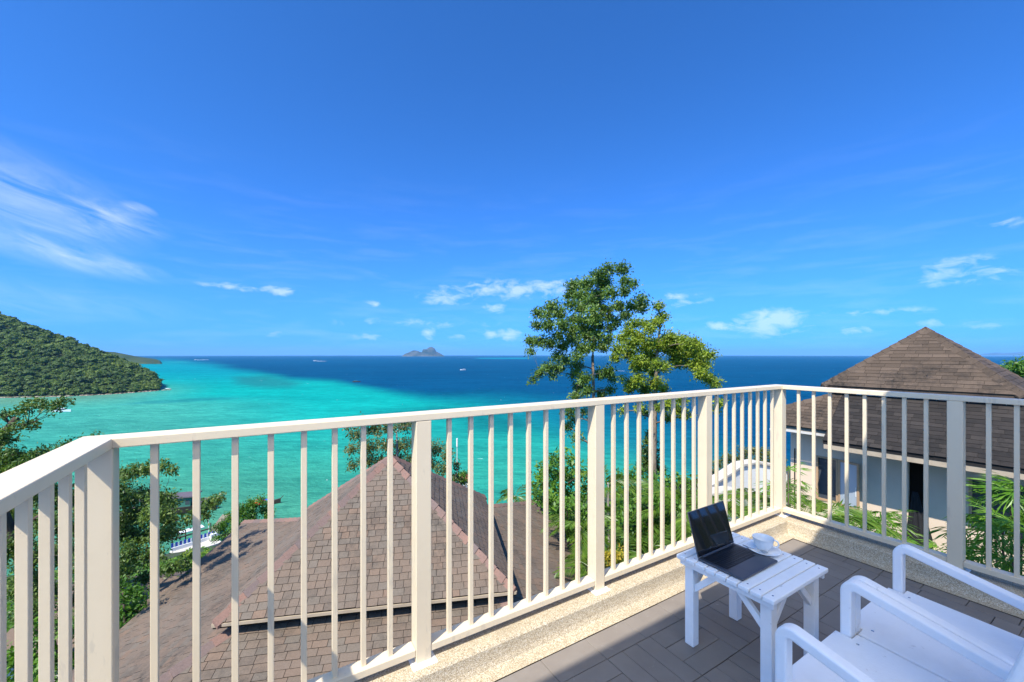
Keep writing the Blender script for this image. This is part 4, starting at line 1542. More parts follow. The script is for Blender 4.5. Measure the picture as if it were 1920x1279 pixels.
def build_villa_mid():
    a0, a1, b0, b1 = -0.816, 0.324, 1.678, 2.8175
    ac, bc = (a0 + a1) / 2, (b0 + b1) / 2
    base = MV(ac, bc, 1.85)
    v = thing('villa', 'villa below the balcony under a two-tier red-brown shingle pyramid roof', 'villa', base)
    rf = Roof(v, base)
    ap = MV(ac, bc, 0.552)
    NL, NR, FR, FL = MV(a0, b0, 1), MV(a1, b0, 1), MV(a1, b1, 1), MV(a0, b1, 1)
    ex = 0.136
    rf.slope(NL, NR, ap, ap, ex, 0.14, 0.24, seed=1)
    rf.slope(NR, FR, ap, ap, ex, 0.14, 0.24, seed=2)
    rf.slope(FR, FL, ap, ap, ex, 0.14, 0.24, seed=3)
    rf.slope(FL, NL, ap, ap, ex, 0.14, 0.24, seed=4)

    def hdir(v_):
        return v_
    sl = 0.785
    dF, dR_, dB, dL = -BV - Vector((0, 0, sl)), AV - Vector((0, 0, sl)), BV - Vector((0, 0, sl)), -AV - Vector((0, 0, sl))

    def capdir(side, hipd):
        # in the slope plane, square to the hip
        p = side - hipd * side.dot(hipd)
        return p.normalized()
    for c, s1, s2 in ((NL, dF, dL), (NR, dF, dR_), (FR, dB, dR_), (FL, dB, dL)):
        h = (ap - c).normalized()
        rf.hip(c, ap, capdir(s2 if False else s1, h) * 1.0, capdir(s2, h) * 1.0, 0.27, 0.13)
    # skirt
    def hk(k):
        return 1.072 + 0.36 * k
    ki = -0.13
    ko = 0.66
    I = [MV(a0 - ki, b0 - ki, hk(ki)), MV(a1 + ki, b0 - ki, hk(ki)), MV(a1 + ki, b1 + ki, hk(ki)), MV(a0 - ki, b1 + ki, hk(ki))]
    O = [MV(a0 - ko, b0 - ko, hk(ko)), MV(a1 + ko - 0.07, b0 - ko, hk(ko)), MV(a1 + ko - 0.07, b1 + ko, hk(ko)), MV(a0 - ko, b1 + ko, hk(ko))]
    rf.slope(O[0], O[1], I[0], I[1], ex, 0.18, 0.30, seed=5)
    rf.slope(O[1], O[2], I[1], I[2], ex, 0.18, 0.30, 'shingle', seed=6)
    rf.slope(O[2], O[3], I[2], I[3], ex, 0.18, 0.30, seed=7)
    rf.slope(O[3], O[0], I[3], I[0], ex, 0.18, 0.30, seed=8)
    sl2 = 0.36
    fF, fR, fB, fL = -BV - Vector((0, 0, sl2)), AV - Vector((0, 0, sl2)), BV - Vector((0, 0, sl2)), -AV - Vector((0, 0, sl2))
    for c, i_, s1, s2 in ((O[0], I[0], fF, fL), (O[1], I[1], fF, fR), (O[2], I[2], fB, fR), (O[3], I[3], fB, fL)):
        h = (i_ - c).normalized()
        rf.hip(c, i_, capdir(s1, h), capdir(s2, h), 0.29, 0.14)
    roof = rf.finish(300)

    def loc(a, b, h):
        return MV(a, b, h) - base
    # fascia under the upper eaves, soffit, neck wall, body walls
    q = -0.004
    mb = MB()
    for (x0, y0), (x1, y1) in (((a0 + q, b0 + q), (a1 - q, b0 + q)), ((a1 - q, b0 + q), (a1 - q, b1 - q)), ((a1 - q, b1 - q), (a0 + q, b1 - q)), ((a0 + q, b1 - q), (a0 + q, b0 + q))):
        mb.bar(loc(x0, y0, 1.008), loc(x1, y1, 1.008), 0.03, 0.05)
    mb.build('fascia', M['fascia'], v)
    mb = MB()
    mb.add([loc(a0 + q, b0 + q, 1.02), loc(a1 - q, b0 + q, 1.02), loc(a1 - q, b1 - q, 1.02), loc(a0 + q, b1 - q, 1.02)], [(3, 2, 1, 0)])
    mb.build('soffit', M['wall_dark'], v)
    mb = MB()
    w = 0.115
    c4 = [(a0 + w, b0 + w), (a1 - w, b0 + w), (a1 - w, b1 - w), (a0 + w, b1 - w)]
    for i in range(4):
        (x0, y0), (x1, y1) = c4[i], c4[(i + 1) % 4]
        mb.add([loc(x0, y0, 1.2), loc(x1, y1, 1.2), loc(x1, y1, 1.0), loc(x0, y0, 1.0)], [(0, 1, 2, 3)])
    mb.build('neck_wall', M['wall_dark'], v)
    # timber strip at the head of the skirt
    mb = MB()
    k = -0.075
    c4 = [(a0 - k, b0 - k), (a1 + k, b0 - k), (a1 + k, b1 + k), (a0 - k, b1 + k)]
    for i in range(4):
        (x0, y0), (x1, y1) = c4[i], c4[(i + 1) % 4]
        mb.bar(loc(x0, y0, hk(k) - 0.012), loc(x1, y1, hk(k) - 0.012), 0.05, 0.06)
    mb.build('head_strip', M['hipcap'], v)
    mb = MB()
    k = 0.40
    c4 = [(a0 - k, b0 - k), (a1 + k, b0 - k), (a1 + k, b1 + k), (a0 - k, b1 + k)]
    for i in range(4):
        (x0, y0), (x1, y1) = c4[i], c4[(i + 1) % 4]
        mb.add([loc(x0, y0, 2.9), loc(x1, y1, 2.9), loc(x1, y1, hk(k) + 0.02), loc(x0, y0, hk(k) + 0.02)], [(0, 1, 2, 3)])
    mb.build('wall', M['wall_white'], v)
    mb = MB()
    k = ko - 0.008
    c4 = [(a0 - k, b0 - k), (a1 + k - 0.07, b0 - k), (a1 + k - 0.07, b1 + k), (a0 - k, b1 + k)]
    for i in range(4):
        (x0, y0), (x1, y1) = c4[i], c4[(i + 1) % 4]
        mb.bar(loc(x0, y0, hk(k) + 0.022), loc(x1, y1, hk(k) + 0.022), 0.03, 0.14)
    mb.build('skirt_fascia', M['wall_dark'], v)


build_villa_mid()

# --- the neighbouring villa on the right
VV = Vector((0.579, -0.815, 0)).normalized()
WVV = Vector((0.815, 0.579, 0)).normalized()


def NV(v, w, z):
    p = VV * v + WVV * w
    return Vector((p.x, p.y, z))


def build_neighbour():
    base = NV(-2.0, 18.5, -6.0)
    v = thing('villa', 'grey-walled neighbouring villa under a dark brown mossy pyramid roof', 'villa', base)
    up = Roof(v, base)
    L0, W0, S0 = -5.32, 17.30, 4.5
    ze, za = 0.325, CAMZ + 0.80 * 1.1
    A, B, C_, D_ = NV(L0, W0, ze), NV(L0 + S0, W0, ze), NV(L0 + S0, W0 + S0, ze), NV(L0, W0 + S0, ze)
    ap = NV(L0 + S0 / 2, W0 + S0 / 2, za)
    ex = 0.165
    for i, (p, q) in enumerate(((A, B), (B, C_), (C_, D_), (D_, A))):
        up.slope(p, q, ap, ap, ex, 0.30, 0.55, 'shingle_brown', seed=20 + i)
    sl = (za - ze) / (S0 / 2)
    d = {'f': -WVV - Vector((0, 0, sl)), 'r': VV - Vector((0, 0, sl)), 'b': WVV - Vector((0, 0, sl)), 'l': -VV - Vector((0, 0, sl))}

    def capdir(side, hipd):
        return (side - hipd * side.dot(hipd)).normalized()
    for c, s1, s2 in ((A, 'f', 'l'), (B, 'f', 'r'), (C_, 'b', 'r'), (D_, 'b', 'l')):
        h = (ap - c).normalized()
        up.hip(c, ap, capdir(d[s1], h), capdir(d[s2], h), 0.30, 0.17, 'shingle_brown')
    # lean-to roof in front
    we, wt = 15.6, 17.62
    pz = 0.70

    def zl(w):
        return CAMZ - 2.75 + (w - we) * pz
    sec = math.sqrt(1 + pz * pz)
    up.slope(NV(-4.78, we, zl(we)), NV(4.5, we, zl(we)), NV(-4.78, wt, zl(wt)), NV(4.5, wt, zl(wt)), 0.16, 0.26, 0.5, 'shingle_shade', seed=31)
    w2 = 15.98
    # side part with a cut-back eave and a sloping top
    def left(y):
        w = w2 + y / sec
        return 0.0 if w < 16.75 else (w - 16.75) / (17.5 - 16.75) * 1.25
    up.slope(NV(-6.3, w2, zl(w2)), NV(-4.78, w2, zl(w2)), NV(-6.3, 17.5, zl(17.5)), NV(-4.78, 17.5, zl(17.5)), 0.16, 0.26, 0.5, 'shingle_brown', left=left, seed=32)
    # trim the deck of that part to its outline
    up.deck.v[-4:] = [tuple(p - base) for p in (NV(-6.3, w2, zl(w2)), NV(-4.78, w2, zl(w2)), NV(-4.78, 17.5, zl(17.5)), NV(-5.05, 17.5, zl(17.5)))]
    up.deck.f[-1] = tuple(range(len(up.deck.v) - 4, len(up.deck.v)))
    n0 = len(up.deck.v)
    up.deck.add([NV(-6.3, w2, zl(w2)) - base, NV(-5.05, 17.5, zl(17.5)) - base, NV(-6.3, 16.75, zl(16.75)) - base], [(0, 1, 2)])
    up.hip(NV(-6.3, 16.75, zl(16.75)), NV(-5.05, 17.5, zl(17.5)), (VV * 0.5 - WVV * 0.6 - Vector((0, 0, 0.42))).normalized(), (-VV * 0.5 + WVV * 0.5 - Vector((0, 0, 0.3))).normalized(), 0.3, 0.16, 'shingle_brown')
    up.finish(300)

    def lb(mb, v0, v1, w0, w1, z0, z1):
        vs = [NV(x, y, z) - base for z in (z0, z1) for y in (w0, w1) for x in (v0, v1)]
        mb.add(vs, [(0, 2, 3, 1), (4, 5, 7, 6), (0, 1, 5, 4), (2, 6, 7, 3), (0, 4, 6, 2), (1, 3, 7, 5)])
        return mb
    # fascias
    mb = MB()
    lb(mb, L0 + 0.03, L0 + S0 - 0.03, W0 + 0.01, W0 + 0.05, ze - 0.14, ze - 0.005)
    lb(mb, L0 + 0.01, L0 + 0.05, W0 + 0.05, W0 + S0 - 0.03, ze - 0.14, ze - 0.005)
    lb(mb, L0 + S0 - 0.05, L0 + S0 - 0.01, W0 + 0.05, W0 + S0 - 0.03, ze - 0.14, ze - 0.005)
    mb.build('fascia', M['shingle_brown'], v)
    mb = lb(MB(), L0 + 0.9, L0 + S0 + 2.0, W0 + 0.22, W0 + 0.30, ze - 0.36, ze - 0.22)
    mb.build('gutter', M['gutter'], v, bevel=0.01)
    mb = lb(MB(), L0 + 0.6, L0 + 0.72, W0 + 0.12, W0 + 0.24, ze - 0.2, ze - 0.02)
    mb.build('gutter_end', M['gutter'], v, bevel=0.01)
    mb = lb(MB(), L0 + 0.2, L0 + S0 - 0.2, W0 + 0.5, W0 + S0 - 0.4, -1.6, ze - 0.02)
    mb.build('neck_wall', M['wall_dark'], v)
    mb = MB()
    zb = zl(we)
    lb(mb, -4.76, 4.5, we + 0.02, we + 0.06, zb - 0.27, zb - 0.125)
    mb.build('eave_board', M['fascia'], v)
    mb = MB()
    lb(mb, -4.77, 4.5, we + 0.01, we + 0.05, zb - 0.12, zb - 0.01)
    mb.build('eave_drip', M['shingle_shade'], v)
    mb = lb(MB(), -6.3, -4.80, w2 + 0.02, w2 + 0.06, zl(w2) - 0.22, zl(w2) - 0.14)
    mb.build('eave_board', M['concrete'], v)
    # soffit of the lean-to
    mb = MB()
    mb.add([NV(-4.76, we + 0.06, zb - 0.13) - base, NV(4.5, we + 0.06, zb - 0.13) - base, NV(4.5, 17.0, zl(17.0) - 0.13) - base, NV(-4.76, 17.0, zl(17.0) - 0.13) - base], [(3, 2, 1, 0)])
    mb.add([NV(-6.3, w2 + 0.06, zl(w2) - 0.13) - base, NV(-4.76, w2 + 0.06, zl(w2) - 0.13) - base, NV(-4.76, 17.0, zl(17.0) - 0.13) - base, NV(-6.3, 17.0, zl(17.0) - 0.13) - base], [(3, 2, 1, 0)])
    mb.build('soffit', M['fascia'], v)
    # walls with real openings
    ww = 16.9
    z0, z1 = -6.2, zl(17.0) - 0.12
    win = [(-5.37, -4.74, -3.65, -2.12), (-1.80, -0.70, -3.30, -2.0)]
    door = (-3.02, -2.70, -4.6, z1 - 0.05)
    ops = [win[0], door, win[1]]
    mb = MB()
    x = -6.15
    for (o0, o1, q0, q1) in ops:
        lb(mb, x, o0, ww, ww + 0.2, z0, z1)
        lb(mb, o0, o1, ww, ww + 0.2, z0, q0)
        if q1 < z1 - 0.06:
            lb(mb, o0, o1, ww, ww + 0.2, q1, z1)
        x = o1
    lb(mb, x, 4.5, ww, ww + 0.2, z0, z1)
    lb(mb, -6.15, -5.95, ww + 0.2, ww + 4.5, z0, -1.3)
    mb.build('wall', M['wall_grey'], v)
    for (o0, o1, q0, q1) in win:
        fr = MB()
        t = 0.06
        lb(fr, o0, o0 + t, ww - 0.02, ww + 0.1, q0, q1)
        lb(fr, o1 - t, o1, ww - 0.02, ww + 0.1, q0, q1)
        lb(fr, o0 + t, o1 - t, ww - 0.02, ww + 0.1, q0, q0 + t)
        lb(fr, o0 + t, o1 - t, ww - 0.02, ww + 0.1, q1 - t, q1)
        wo = fr.build('window', M['frame_wood'], v)
        lb(MB(), o0 + t, o1 - t, ww + 0.05, ww + 0.07, q0 + t, q1 - t).build('pane', M['dark_glass'], wo)
    # open casement sash
    o0, o1, q0, q1 = win[0]
    hinge = NV(o1 + 0.02, ww - 0.04, 0) - base
    dr = (VV * 0.93 - WVV * 0.36).normalized()
    nr = Vector((-dr.y, dr.x, 0))
    zz0, zz1 = q0 + 6.0, q1 + 6.0
    fr = MB()

    def sb(mb_, s0, s1, y0, y1):
        vs = []
        for z in (y0, y1):
            for t_ in (-0.02, 0.02):
                for s_ in (s0, s1):
                    p = hinge + dr * s_ + nr * t_
                    vs.append(Vector((p.x, p.y, z)))
        mb_.add(vs, [(0, 2, 3, 1), (4, 5, 7, 6), (0, 1, 5, 4), (2, 6, 7, 3), (0, 4, 6, 2), (1, 3, 7, 5)])
        return mb_
    sb(fr, 0, 0.06, zz0, zz1)
    sb(fr, 0.58, 0.64, zz0, zz1)
    sb(fr, 0.06, 0.58, zz0, zz0 + 0.07)
    sb(fr, 0.06, 0.58, zz1 - 0.07, zz1)
    sash = fr.build('casement_sash', M['frame_wood'], v)
    mb = MB()
    vs = []
    for z in (zz0 + 0.07, zz1 - 0.07):
        for t_ in (-0.006, 0.006):
            for s_ in (0.06, 0.58):
                p = hinge + dr * s_ + nr * t_
                vs.append(Vector((p.x, p.y, z)))
    mb.add(vs, [(0, 2, 3, 1), (4, 5, 7, 6), (0, 1, 5, 4), (2, 6, 7, 3), (0, 4, 6, 2), (1, 3, 7, 5)])
    mb.build('pane', M['pale_glass'], sash)
    sb(MB(), 0.545, 0.56, zz0 + 0.45, zz0 + 0.75).build('handle', M['gutter'], sash)
    # door recess and down-pipe
    lb(MB(), door[0], door[1], ww + 0.14, ww + 0.18, door[2], door[3]).build('door', M['wall_dark'], v)
    pip = MB()
    p = NV(-6.0, ww - 0.05, 0) - base
    pip.tube([Vector((p.x, p.y, 0.6)), Vector((p.x, p.y, 4.0))], [0.018, 0.018], 8)
    pip.build('down_pipe', M['wall_dark'], v)
    cam_ = MB()
    p = NV(-6.33, w2 - 0.03, zl(w2) - 0.22) - base
    cam_.box(p.x - 0.12, p.x + 0.10, p.y - 0.05, p.y + 0.05, p.z - 0.03, p.z + 0.06)
    cam_.box(p.x - 0.10, p.x - 0.05, p.y - 0.03, p.y + 0.03, p.z - 0.20, p.z - 0.03)
    cam_.build('lamp_bracket', M['gutter'], v, bevel=0.01)
    # dark cloth hung in the doorway
    c = thing('cloth', 'black cloth hanging down in the narrow doorway of the grey villa', 'cloth', NV(-2.86, ww - 0.05, -4.9))
    cw = 12
    rr = random.Random(3)
    vs, fs = [], []
    for j in range(12):
        t = j / 11
        for i in range(cw):
            s_ = i / (cw - 1) - 0.5
            wd = 0.12 + 0.42 * min(1, t * 1.6)
            q = VV * (s_ * wd + 0.12 * t) - WVV * (0.05 * math.sin(i * 1.9 + t * 3) * (0.3 + t)) + Vector((0, 0, 2.2 - 2.1 * t + 0.12 * abs(s_) * t))
            vs.append(q)
    for j in range(11):
        for i in range(cw - 1):
            fs.append((j * cw + i, j * cw + i + 1, (j + 1) * cw + i + 1, (j + 1) * cw + i))
    mb = MB().add(vs, fs)
    ob = mb.build('cloth_sheet', M['black_cloth'], c, smooth=True)
    sm = ob.modifiers.new('solid', 'SOLIDIFY')
    sm.thickness = 0.012


build_neighbour()


# --- white garden wall left of the neighbour, small roofs and buildings
def wall_run(name, label, pts, hgt, thick, mat, cope=True):
    c = sum((Vector(p) for p in pts), Vector()) / len(pts)
    base = Vector((c.x, c.y, min(p.z for p in pts) - hgt))
    t = thing(name, label, 'wall', base)
    mb = MB()
    cp = MB()
    for i in range(len(pts) - 1):
        a, b = Vector(pts[i]) - base, Vector(pts[i + 1]) - base
        d = Vector((b.x - a.x, b.y - a.y, 0)).normalized()
        s = Vector((-d.y, d.x, 0)) * (thick / 2)
        lo = -0.5
        vs = [Vector((p.x, p.y, lo)) + k * s for p in (a, b) for k in (-1, 1)] + [p + k * s for p in (a, b) for k in (-1, 1)]
        mb.add(vs, [(0, 1, 3, 2), (4, 6, 7, 5), (0, 4, 5, 1), (2, 3, 7, 6), (0, 2, 6, 4), (1, 5, 7, 3)])
        s2 = s * 1.6
        vs = [p + k * s2 + Vector((0, 0, z)) for z in (0.004, 0.10) for p in (a, b) for k in (-1, 1)]
        cp.add(vs, [(0, 1, 3, 2), (4, 6, 7, 5), (0, 4, 5, 1), (2, 3, 7, 6), (0, 2, 6, 4), (1, 5, 7, 3)])
    mb.build('wall_body', M[mat], t)
    if cope:
        cp.build('coping', M['concrete'], t, bevel=0.015)
    return t


wall_run('garden_wall', 'white garden wall with sloping coping between the far corner posts', [P(1318, 916, 13.2), P(1352, 895, 13.8), P(1385, 873, 14.4), P(1412, 868, 14.8), P(1470, 878, 15.4)], 2.2, 0.25, 'wall_white')
wall_run('garden_wall', 'low pale terrace wall in front of the sloping garden wall', [P(1325, 926, 12.2), P(1370, 921, 12.4), P(1415, 930, 12.6), P(1462, 945, 12.6)], 1.2, 0.3, 'wall_white')
wall_run('planter_wall', 'sunlit white planter wall under the fan palms', [P(1480, 1000, 8.6), P(1560, 1003, 8.6), P(1640, 1012, 8.3)], 1.0, 0.25, 'wall_white')


def kiosk():
    c = P(872, 905, 30)
    t = thing('kiosk', 'small white hut with a red roof behind the tiled roof', 'hut', c - Vector((0, 0, 1.2)))
    MB().box(-0.5, 0.5, -0.5, 0.5, 0, 1.55).build('wall', M['wall_white'], t)
    mb = MB()
    mb.prism([(-0.62, 1.5), (0.62, 1.5), (0.62, 1.62), (0.0, 1.85), (-0.62, 1.62)], 'x', -0.7, 0.5)
    mb.build('roof', M['red_roof'], t)
    p = P(857, 880, 29)
    q = P(857, 822, 29)
    t = thing('pole', 'thin white pole standing behind the tiled roof', 'pole', p - Vector((0, 0, 1.5)))
    MB().tube([Vector((0, 0, 0)), Vector((0, 0, (q - p).length + 1.5))], [0.03, 0.02], 6).build('mast', M['gutter'], t)
    z = (q - p).length + 1.5
    MB().tube([Vector((0, 0, z - 0.6)), Vector((0, 0, z))], [0.06, 0.06], 6).build('lamp_head', M['gutter'], t)
    # brown lower roof glimpsed at the left
    c = P(262, 1108, 14)
    t = thing('outbuilding', 'low outbuilding with a plain brown roof behind the left tree', 'building', c - Vector((0, 0, 2.5)))
    mb = MB()
    mb.prism([(-2.2, 1.9), (2.2, 1.9), (2.2, 2.0), (0, 2.9), (-2.2, 2.0)], 'x', -2.6, 2.2)
    mb.build('roof', M['shingle'], t, rotz=R(12))
    MB().box(-2.3, 1.9, -1.8, 1.8, -2.5, 1.95).build('wall', M['wall_white'], t, rotz=R(12))


kiosk()


# ------------------------------------------------------------------ pier and boats
def sea_pt(px, py):
    D = FPX * (CAMZ - SEA) / (py - HORZ)
    x = (px - 960) / FPX * D
    return Vector((x, D, sea_z(x, D)))


def pier():
    a = P(318, 1052, 78)
    b = P(402, 1018, 84)
    a.z = b.z = SEA + 2.2
    ang = math.atan2(b.y - a.y, b.x - a.x)
    L_ = (b - a).length
    t = thing('pier', 'concrete pier with blue and white panels at the water edge', 'pier', Vector((a.x, a.y, SEA)), ang)
    MB().box(0, L_, -4.0, 0.0, 0.4, 1.4).build('deck', M['concrete'], t)
    MB().box(0.1, L_ - 0.1, -0.9, -0.7, 1.4, 2.1).build('parapet', M['wall_white'], t)
    for i in range(11):
        x = i * L_ / 11
        MB().box(x + 0.08, x + L_ / 11 * 0.62, -0.60, -0.52, 1.5, 2.9).build('panel', M['blue_board'], t)
        MB().box(x + L_ / 11 * 0.64, x + L_ / 11 * 0.98, -0.60, -0.53, 1.5, 2.75).build('panel', M['boat_white'], t)
    for i in range(4):
        x = 0.5 + i * (L_ - 1) / 3
        MB().tube([(x, 0.4, 0), (x, 0.4, 4.4)], [0.12, 0.1], 6).build('post', M['boat_dark'], t)
    MB().box(0.2, L_ * 0.9, 0.2, 0.6, 3.2, 3.35).build('rail_beam', M['boat_dark'], t)
    MB().box(L_ * 0.25, L_ * 0.8, 0.7, 2.4, 3.7, 3.85).build('canopy', M['boat_white'], t)
    MB().box(L_ * 0.85, L_ * 1.05, -1.6, -0.9, 1.4, 2.6).build('notice_board', M['plinth'], t)
    MB().tube([(-2, 6, -1), (-2, 6, 1.5)], [0.2, 0.2], 6).build('pile', M['boat_dark'], t)
    # breakwater
    p, q = P(395, 1006, 86), P(412, 992, 92)
    p.z = q.z = SEA + 1.2
    j = thing('jetty', 'grey concrete jetty running out from the pier', 'jetty', Vector((p.x, p.y, SEA)), math.atan2(q.y - p.y, q.x - p.x))
    mb = MB().box(-2, 12, -0.9, 0.9, -1, 1.0)
    mb.build('slab', M['shore'], j, bevel=0.15)
    c = P(391, 1004, 87)
    t = thing('street_lamp', 'slim white lamp post on the jetty', 'lamp post', Vector((c.x, c.y, SEA + 0.9)))
    MB().tube([(0, 0, 0), (0, 0, 3.6)], [0.07, 0.05], 6).build('mast', M['gutter'], t)
    MB().box(-0.6, 0.6, -0.12, 0.12, 3.55, 3.72).build('lamp_head', M['wall_dark'], t)


pier()


def hull(mb, L_, B, H, sheer=0.35, stern=0.8):
    n = 9
    secs = []
    for i in range(n):
        t = i / (n - 1)
        x = -L_ / 2 + L_ * t
        b = B / 2 * (stern + (1 - stern) * min(1, t * 4)) * (1 - max(0, (t - 0.45) / 0.55) ** 2.2 * 0.97)
        z = H * (1 + sheer * t ** 3)
        secs.append([(x, -b, z), (x, -b * 0.85, 0.15 * H), (x, 0, -0.25 * H), (x, b * 0.85, 0.15 * H), (x, b, z)])
    b0 = len(mb.v)
    for s in secs:
        mb.v += s
    for i in range(n - 1):
        for k in range(4):
            mb.f.append((b0 + i * 5 + k, b0 + i * 5 + k + 1, b0 + (i + 1) * 5 + k + 1, b0 + (i + 1) * 5 + k))
        mb.f.append((b0 + i * 5 + 4, b0 + i * 5, b0 + (i + 1) * 5, b0 + (i + 1) * 5 + 4))
    mb.f.append(tuple(b0 + k for k in range(5)))
    return mb


def speedboat(label, loc, rot, L_, canopy='boat_white', hullm='boat_white', group='boats out in the bay'):
    t = thing('boat', label, 'boat', loc, rot, group)
    k = L_ / 12
    hull(MB(), L_, 3.2 * k, 1.2 * k).build('hull', M[hullm], t)
    mb = MB()
    mb.prism([(-4.6 * k, 1.2 * k), (1.8 * k, 1.2 * k), (1.0 * k, 2.0 * k), (-4.4 * k, 2.0 * k)], 'y', -1.2 * k, 1.2 * k)
    mb.build('cabin', M['dark_glass'], t)
    mb = MB()
    mb.prism([(-5.0 * k, 2.3 * k), (0.9 * k, 2.3 * k), (0.3 * k, 2.5 * k), (-4.8 * k, 2.55 * k)], 'y', -1.45 * k, 1.45 * k)
    mb.build('canopy', M[canopy], t)
    for x in (-4.7, -2.2, 0.3):
        mb = MB()
        for y in (-1.3, 1.3):
            mb.tube([(x * k, y * k, 1.0 * k), (x * k, y * k, 2.4 * k)], [0.06 * k, 0.06 * k], 5)
        mb.build('canopy_post', M['steel'], t)
    for y in (-0.6, 0.6):
        MB().box(-6.6 * k, -5.9 * k, (y - 0.25) * k, (y + 0.25) * k, -0.1 * k, 1.5 * k).build('outboard_motor', M['boat_dark'], t)
    return t


speedboat('white speedboat with a flat canopy in the green shallows', sea_pt(116, 772), R(4), 11.5)
speedboat('dark green canopied boat at the edge of the turquoise bank', sea_pt(669, 716.5), R(8), 10.0, 'boat_green', 'boat_dark')
speedboat('white boat on the deep blue water right of the rocky island', sea_pt(868, 694), R(200), 14.0)
speedboat('tiny white ferry trailing a wake near the horizon', sea_pt(590, 676.6), R(180), 17.0)
speedboat('tiny white boat in a long streak of wake beyond the headland', sea_pt(366, 674.6), R(180), 14.0)


def wake(label, p0, p1, w0, w1):
    a, b = sea_pt(*p0), sea_pt(*p1)
    d = (b - a)
    d.z = 0
    d.normalize()
    s = Vector((-d.y, d.x, 0))
    if s.y < 0:
        s = -s
    n = 14
    vs, fs = [], []
    rr = random.Random(int(p0[0]))
    for i in range(n):
        t = i / (n - 1)
        c = a.lerp(b, t)
        w = (w0 + (w1 - w0) * t) * rr.uniform(0.6, 1.2) * (1 if i < n - 1 else 0.1)
        z = sea_z(c.x, c.y) + 0.35
        vs += [Vector((c.x, c.y, z)) - s * w, Vector((c.x, c.y, z)) + s * w]
    for i in range(n - 1):
        fs.append((2 * i, 2 * i + 1, 2 * i + 3, 2 * i + 2))
    o = MB().add([v - a for v in vs], fs).build('wake', M['foam'], None, a)
    tag(o, label, 'wake', kind='stuff')


wake('white wake behind the tiny ferry near the horizon', (592, 676.8), (612, 677.4), 14, 5)
wake('long white wake streak beyond the headland', (368, 674.7), (392, 674.5), 45, 20)
wake('thin line of breaking surf on the bank beside the tallest tree', (1142, 695.5), (1172, 696), 3.0, 3.0)
wake('small line of surf at the tip of the wooded hill', (310, 729.5), (318, 728.6), 1.5, 3.0)


def houseboat():
    c = sea_pt(322, 962)
    t = thing('houseboat', 'dark wooden houseboat moored behind the left tree', 'boat', c, R(16))
    hull(MB(), 19.0, 4.6, 1.7, 0.2, 0.9).build('hull', M['boat_dark'], t)
    MB().box(-5.5, 4.6, -1.7, 1.7, 1.6, 4.1).build('cabin', M['boat_green'], t)
    MB().box(-6.2, 5.6, -2.2, 2.2, 4.1, 4.35).build('cabin_roof', M['boat_roof'], t)
    MB().box(5.4, 7.6, -1.4, 1.4, 1.7, 2.7).build('deck_house', M['boat_roof'], t)
    for x in (-5, -2, 1, 4):
        MB().box(x - 0.45, x + 0.45, -1.74, -1.70, 2.3, 3.4).build('window', M['dark_glass'], t)


houseboat()
# canoe-like boat with a long prow near the shore bush
lb_ = thing('longtail_boat', 'slim longtail boat with a raised prow behind the blossoming bush', 'boat', sea_pt(500, 946), R(20))
hull(MB(), 6.5, 1.3, 0.6, 1.2, 0.5).build('hull', M['boat_dark'], lb_)
MB().bar((-2.0, 0, 1.3), (0.8, 0, 1.3), 0.9, 0.06).build('canopy', M['blue_board'], lb_)
MB().tube([(3.0, 0, 1.0), (3.9, 0, 1.9)], [0.12, 0.06], 6).build('prow', M['boat_dark'], lb_)

# house on the wooded hill
hp = P(243, 722, 452)
hh = thing('hill_house', 'small brown-roofed house among the trees near the point', 'house', hp - Vector((0, 0, 4)), R(10))
MB().box(-4, 4, -3, 3, 0, 4.2).build('wall', M['fascia'], hh)
MB().prism([(-4.4, 4.1), (4.4, 4.1), (0, 6.3)], 'x', -5.2, 5.2).build('roof', M['hipcap'], hh)

# red blossom on the bush
for i, (x, y) in enumerate([(484, 938), (489, 942), (481, 944), (493, 940), (486, 946)]):
    c = P(x, y, 23.4)
    o = thing('blossom', 'red blossom on the bush left of the tiled roof', 'flower', c, i * 1.3, 'red blossoms on the bush')
    mb = MB()
    for k in range(5):
        a = k * 2 * math.pi / 5
        mb.add([(0, 0, 0), (0.09 * math.cos(a - 0.4), 0.09 * math.sin(a - 0.4), 0.05), (0.15 * math.cos(a), 0.15 * math.sin(a), 0.03), (0.09 * math.cos(a + 0.4), 0.09 * math.sin(a + 0.4), 0.05)], [(0, 1, 2, 3)])
    mb.build('petals', M['flower'], o)

# ------------------------------------------------------------------ the balcony
N_IN, E_IN, L_IN = 1.682, 3.610, -0.4026          # inner planes of the three railings
Z_T, Z_TL, Z_B, Z_BT = CAMZ - 0.257, CAMZ - 0.2876, 0.1315, 0.163
PW, RW = 0.068, 0.090


def bal(name, mb, mat, parent, **kw):
    return mb.build(name, M[mat], parent, **kw)


